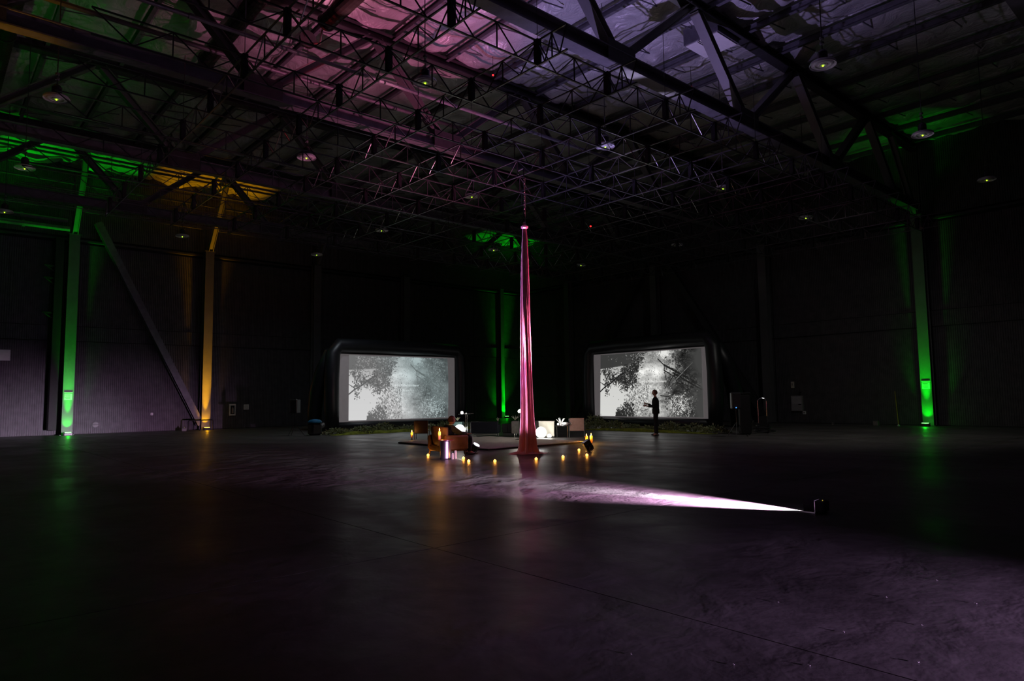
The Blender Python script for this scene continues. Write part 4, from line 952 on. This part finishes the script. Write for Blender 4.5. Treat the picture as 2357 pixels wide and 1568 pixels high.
def hand(J, E, wrist, name, d, pn, s_=1.):
    # d: pointing direction, pn: palm sideways direction
    d = Vector(d).normalized(); s = Vector(pn).normalized(); n = d.cross(s).normalized(); w_ = Vector(J[wrist][0])
    J[name+'p'] = (w_+d*.05, .022); E.append((wrist, name+'p'))
    for k_, (off, ln) in enumerate(((-.03, .060), (-.010, .072), (.010, .068), (.028, .054))):
        a = w_+d*.085+s*off; J[f'{name}k{k_}'] = (a, .011); J[f'{name}m{k_}'] = (a+d*ln*.5+n*.008, .009); J[f'{name}t{k_}'] = (a+d*ln*.85+n*.028, .007)
        E.extend([(name+'p', f'{name}k{k_}'), (f'{name}k{k_}', f'{name}m{k_}'), (f'{name}m{k_}', f'{name}t{k_}')])
    a = w_+d*.05-s*.045; J[name+'h0'] = (a, .012); J[name+'h1'] = (a+d*.035-s*.012+n*.02, .009); E.extend([(name+'p', name+'h0'), (name+'h0', name+'h1')])
def head(t, c, face, hairm):
    # face direction +x in local frame rotated by face angle
    R = Matrix.Rotation(face, 3, 'Z'); c = Vector(c); b = MB()
    n, m_ = 22, 16; vs = []; fs = []
    for i in range(m_+1):
        th = PI*i/m_; z = math.cos(th)
        for k_ in range(n):
            a = 2*PI*k_/n; x = math.sin(th)*math.cos(a); y = math.sin(th)*math.sin(a)
            sx = .098; sy = .076*(1-.22*max(0, -z)); sz = .118; px = x*sx*(1-.12*max(0, -z)); f_ = max(0, math.cos(a))*math.sin(th)
            if abs(y) < .22 and x > .5: px += .022*math.exp(-((z+.10)/.13)**2)+.004*math.exp(-((z+.42)/.07)**2)-.004*math.exp(-((z+.33)/.05)**2)+.008*math.exp(-((z+.72)/.12)**2)
            if .25 < abs(y) < .55 and x > .5: px -= .008*math.exp(-((z-.08)/.12)**2)
            vs.append(R@Vector((px, y*sy, z*sz))+c)
    for i in range(m_):
        for k_ in range(n): j = (k_+1) % n; fs.append((i*n+k_, (i+1)*n+k_, (i+1)*n+j, i*n+j))
    b.add(vs, fs)
    for s_ in (-1, 1): b.sph(R@Vector((-.005, s_*.078, -.005))+c, .024, 10, 6, (.9, .45, 1.2))
    b.build('head', M_skin, t, smooth=True)
    b = MB()
    for s_ in (-1, 1): b.sph(R@Vector((.083, s_*.030, .010))+c, .010, 8, 6)
    b.build('eyes', M_white, t)
    b = MB(); vs = []; fs = []
    for i in range(10):
        th = PI*.60*i/9
        for k_ in range(n):
            a = 2*PI*k_/n; lim = 1 if math.cos(a) < .35 else max(.0, 1-(th-.75)*3) if th > .75 else 1
            rr = .012*lim-.010*(1-lim); vs.append(R@Vector((math.sin(th)*math.cos(a)*(.098+rr)-.004, math.sin(th)*math.sin(a)*(.078+rr), math.cos(th)*(.118+rr)))+c)
    for i in range(9):
        for k_ in range(n): j = (k_+1) % n; fs.append((i*n+k_, (i+1)*n+k_, (i+1)*n+j, i*n+j))
    b.add(vs, fs); b.build('hair', hairm, t, smooth=True)

def loft(name, rings, m, t):
    n = 20; b = MB(); vs = []; fs = []
    for (x, z, rx, ry) in rings:
        for k_ in range(n): a = 2*PI*k_/n; vs.append((x+rx*math.cos(a), ry*math.sin(a), z))
    for i in range(len(rings)-1):
        for k_ in range(n): j = (k_+1) % n; fs.append((i*n+k_, i*n+j, (i+1)*n+j, (i+1)*n+k_))
    fs.append(tuple(range(n-1, -1, -1))); fs.append(tuple((len(rings)-1)*n+k_ for k_ in range(n)))
    b.add(vs, fs); return b.build(name, m, t, smooth=True)
# standing person, local +x is where he faces (photo's left)
t = thing('person', 'person in black standing before the right screen, holding something with both hands', 'person', (21.6, 16.15, 0), math.radians(129))
J = {'pel': ((0, 0, .93), (.15, .11)), 'waist': ((0, 0, 1.08), (.135, .10)), 'chest': ((.01, 0, 1.30), (.17, .115)), 'neckb': ((0, 0, 1.46), (.07, .06)), 'neck': ((.02, 0, 1.60), .05),
     'hl': ((0, .09, .90), .095), 'kl': ((.02, .10, .50), .062), 'al': ((-.02, .10, .09), .042), 'fl': ((.13, .12, .035), .035),
     'hr': ((0, -.09, .90), .095), 'kr': ((.03, -.08, .50), .062), 'ar': ((.02, -.08, .09), .042), 'fr': ((.18, -.09, .035), .035),
     'sl': ((0, .19, 1.41), .062), 'el': ((.08, .22, 1.13), .044), 'wl': ((.34, .10, 1.16), .028), 'sr': ((0, -.19, 1.41), .062), 'er': ((.07, -.22, 1.13), .044), 'wr': ((.31, -.10, 1.24), .028)}
E_ = [('pel', 'waist'), ('waist', 'chest'), ('chest', 'neckb'), ('neckb', 'neck'), ('pel', 'hl'), ('hl', 'kl'), ('kl', 'al'), ('al', 'fl'), ('pel', 'hr'), ('hr', 'kr'), ('kr', 'ar'), ('ar', 'fr'), ('chest', 'sl'), ('sl', 'el'), ('el', 'wl'), ('chest', 'sr'), ('sr', 'er'), ('er', 'wr')]
hand(J, E_, 'wl', 'L', (1, -.1, .1), (0, .3, -.9)); hand(J, E_, 'wr', 'R', (1, .1, .25), (0, -.3, .9))
skinned('body', J, E_, M_skin, t)
loft('shirt', [(0, .86, .140, .178), (0, .95, .142, .180), (0, 1.08, .130, .165), (.005, 1.22, .138, .180), (.005, 1.34, .138, .200), (.005, 1.42, .115, .195), (.008, 1.47, .075, .11), (.012, 1.50, .058, .062)], M_cloth, t)
tr = {'pel': ((0, 0, .92), (.165, .125)), 'wst': ((0, 0, 1.03), (.16, .12)), 'hl': ((0, .09, .84), .108), 'kl': ((.02, .10, .50), .08), 'al': ((-.02, .10, .07), .062), 'hr': ((0, -.09, .84), .108), 'kr': ((.03, -.08, .50), .08), 'ar': ((.02, -.08, .07), .062)}
skinned('trousers', tr, [('pel', 'wst'), ('pel', 'hl'), ('hl', 'kl'), ('kl', 'al'), ('pel', 'hr'), ('hr', 'kr'), ('kr', 'ar')], M_cloth, t)
for pts in (((0, .175, 1.42), (.08, .22, 1.13), (.27, .13, 1.152)), ((0, -.175, 1.42), (.07, -.22, 1.13), (.25, -.13, 1.213))):
    b = MB(); b.tube(pts, [.080, .066, .046], 12); b.sph(pts[0], .085, 12, 8); b.sph(pts[1], .067, 12, 8); b.build('sleeve', M_cloth, t, smooth=True)
for (x, y) in ((-.02, .10), (.02, -.08)):
    b = MB(); b.sph((x+.05, y, .045), .05, 14, 8, (2.7, .95, .9)); b.build('shoe', M_blackgloss, t, smooth=True)
head(t, (.025, 0, 1.665), 0, M_hair)
t2 = thing('hand_controller', 'small dark device held by the standing person', 'device', (21.6-.40*math.cos(math.radians(51)), 16.15+.40*math.sin(math.radians(51)), 1.19), math.radians(129))
b = MB(); b.bbox((0, 0, 0), (.05, .12, .03), .008); b.build('body', M_blackgloss, t2); b = MB(); b.tube([(0, -.03, .01), (.02, -.03, .05)], .006, 6); b.build('stick', M_blackgloss, t2)

# seated person, faces +x
t = thing('person', 'person slouched in the brown armchair, arm stretched over the knee', 'person', (10.98, 15.00, 0), -.15)
J = {'pel': ((-.02, 0, .45), (.15, .12)), 'waist': ((-.08, 0, .56), (.14, .11)), 'chest': ((-.10, 0, .68), (.165, .12)), 'neckb': ((-.06, 0, .80), (.065, .06)), 'neck': ((-.01, 0, .90), .048),
     'hl': ((.04, .10, .44), .09), 'kl': ((.50, .13, .48), .062), 'al': ((.50, .12, .10), .042), 'fl': ((.64, .13, .04), .036),
     'hr': ((.04, -.10, .44), .09), 'kr': ((.50, -.13, .50), .062), 'ar': ((.46, -.14, .10), .042), 'fr': ((.60, -.15, .04), .036),
     'sl': ((-.08, .19, .74), .060), 'el': ((.06, .25, .56), .044), 'wl': ((.28, .17, .56), .028), 'sr': ((-.08, -.19, .74), .062), 'er': ((.13, -.26, .60), .046), 'wr': ((.36, -.20, .585), .030)}
E_ = [('pel', 'waist'), ('waist', 'chest'), ('chest', 'neckb'), ('neckb', 'neck'), ('pel', 'hl'), ('hl', 'kl'), ('kl', 'al'), ('al', 'fl'), ('pel', 'hr'), ('hr', 'kr'), ('kr', 'ar'), ('ar', 'fr'), ('chest', 'sl'), ('sl', 'el'), ('el', 'wl'), ('chest', 'sr'), ('sr', 'er'), ('er', 'wr')]
hand(J, E_, 'wl', 'L', (1, -.2, -.1), (0, -1, 0)); hand(J, E_, 'wr', 'R', (1, .2, -.1), (0, 1, 0))
skinned('body', J, E_, M_skin, t)
loft('shirt', [(.0, .40, .15, .19), (-.05, .50, .15, .18), (-.08, .58, .14, .17), (-.10, .68, .14, .195), (-.09, .75, .12, .195), (-.07, .80, .08, .11), (-.05, .83, .058, .06)], M_shirt, t)
tr = {'pel': ((-.02, 0, .44), (.165, .125)), 'hl': ((.06, .10, .44), .104), 'kl': ((.50, .13, .48), .080), 'al': ((.50, .12, .08), .06), 'hr': ((.06, -.10, .44), .104), 'kr': ((.50, -.13, .50), .080), 'ar': ((.46, -.14, .08), .06)}
skinned('trousers', tr, [('pel', 'hl'), ('hl', 'kl'), ('kl', 'al'), ('pel', 'hr'), ('hr', 'kr'), ('kr', 'ar')], M_jean, t)
for pts in (((-.08, .17, .75), (.06, .25, .56), (.24, .175, .563)), ((-.08, -.17, .75), (.13, -.26, .60), (.32, -.21, .588))):
    b = MB(); b.tube(pts, [.084, .070, .050], 12); b.sph(pts[0], .088, 12, 8); b.sph(pts[1], .071, 12, 8); b.build('sleeve', M_shirt, t, smooth=True)
for (x, y) in ((.50, .12), (.46, -.14)):
    b = MB(); b.sph((x+.06, y, .045), .05, 14, 8, (2.7, .95, .9)); b.build('shoe', M_blackgloss, t, smooth=True)
b = MB(); b.lathe([(.052, .80), (.062, .83), (.055, .86), (.046, .85)], 14, (-.045, 0, 0)); b.build('collar', M_white, t)
head(t, (.0, 0, .955), -.1, M_hair)
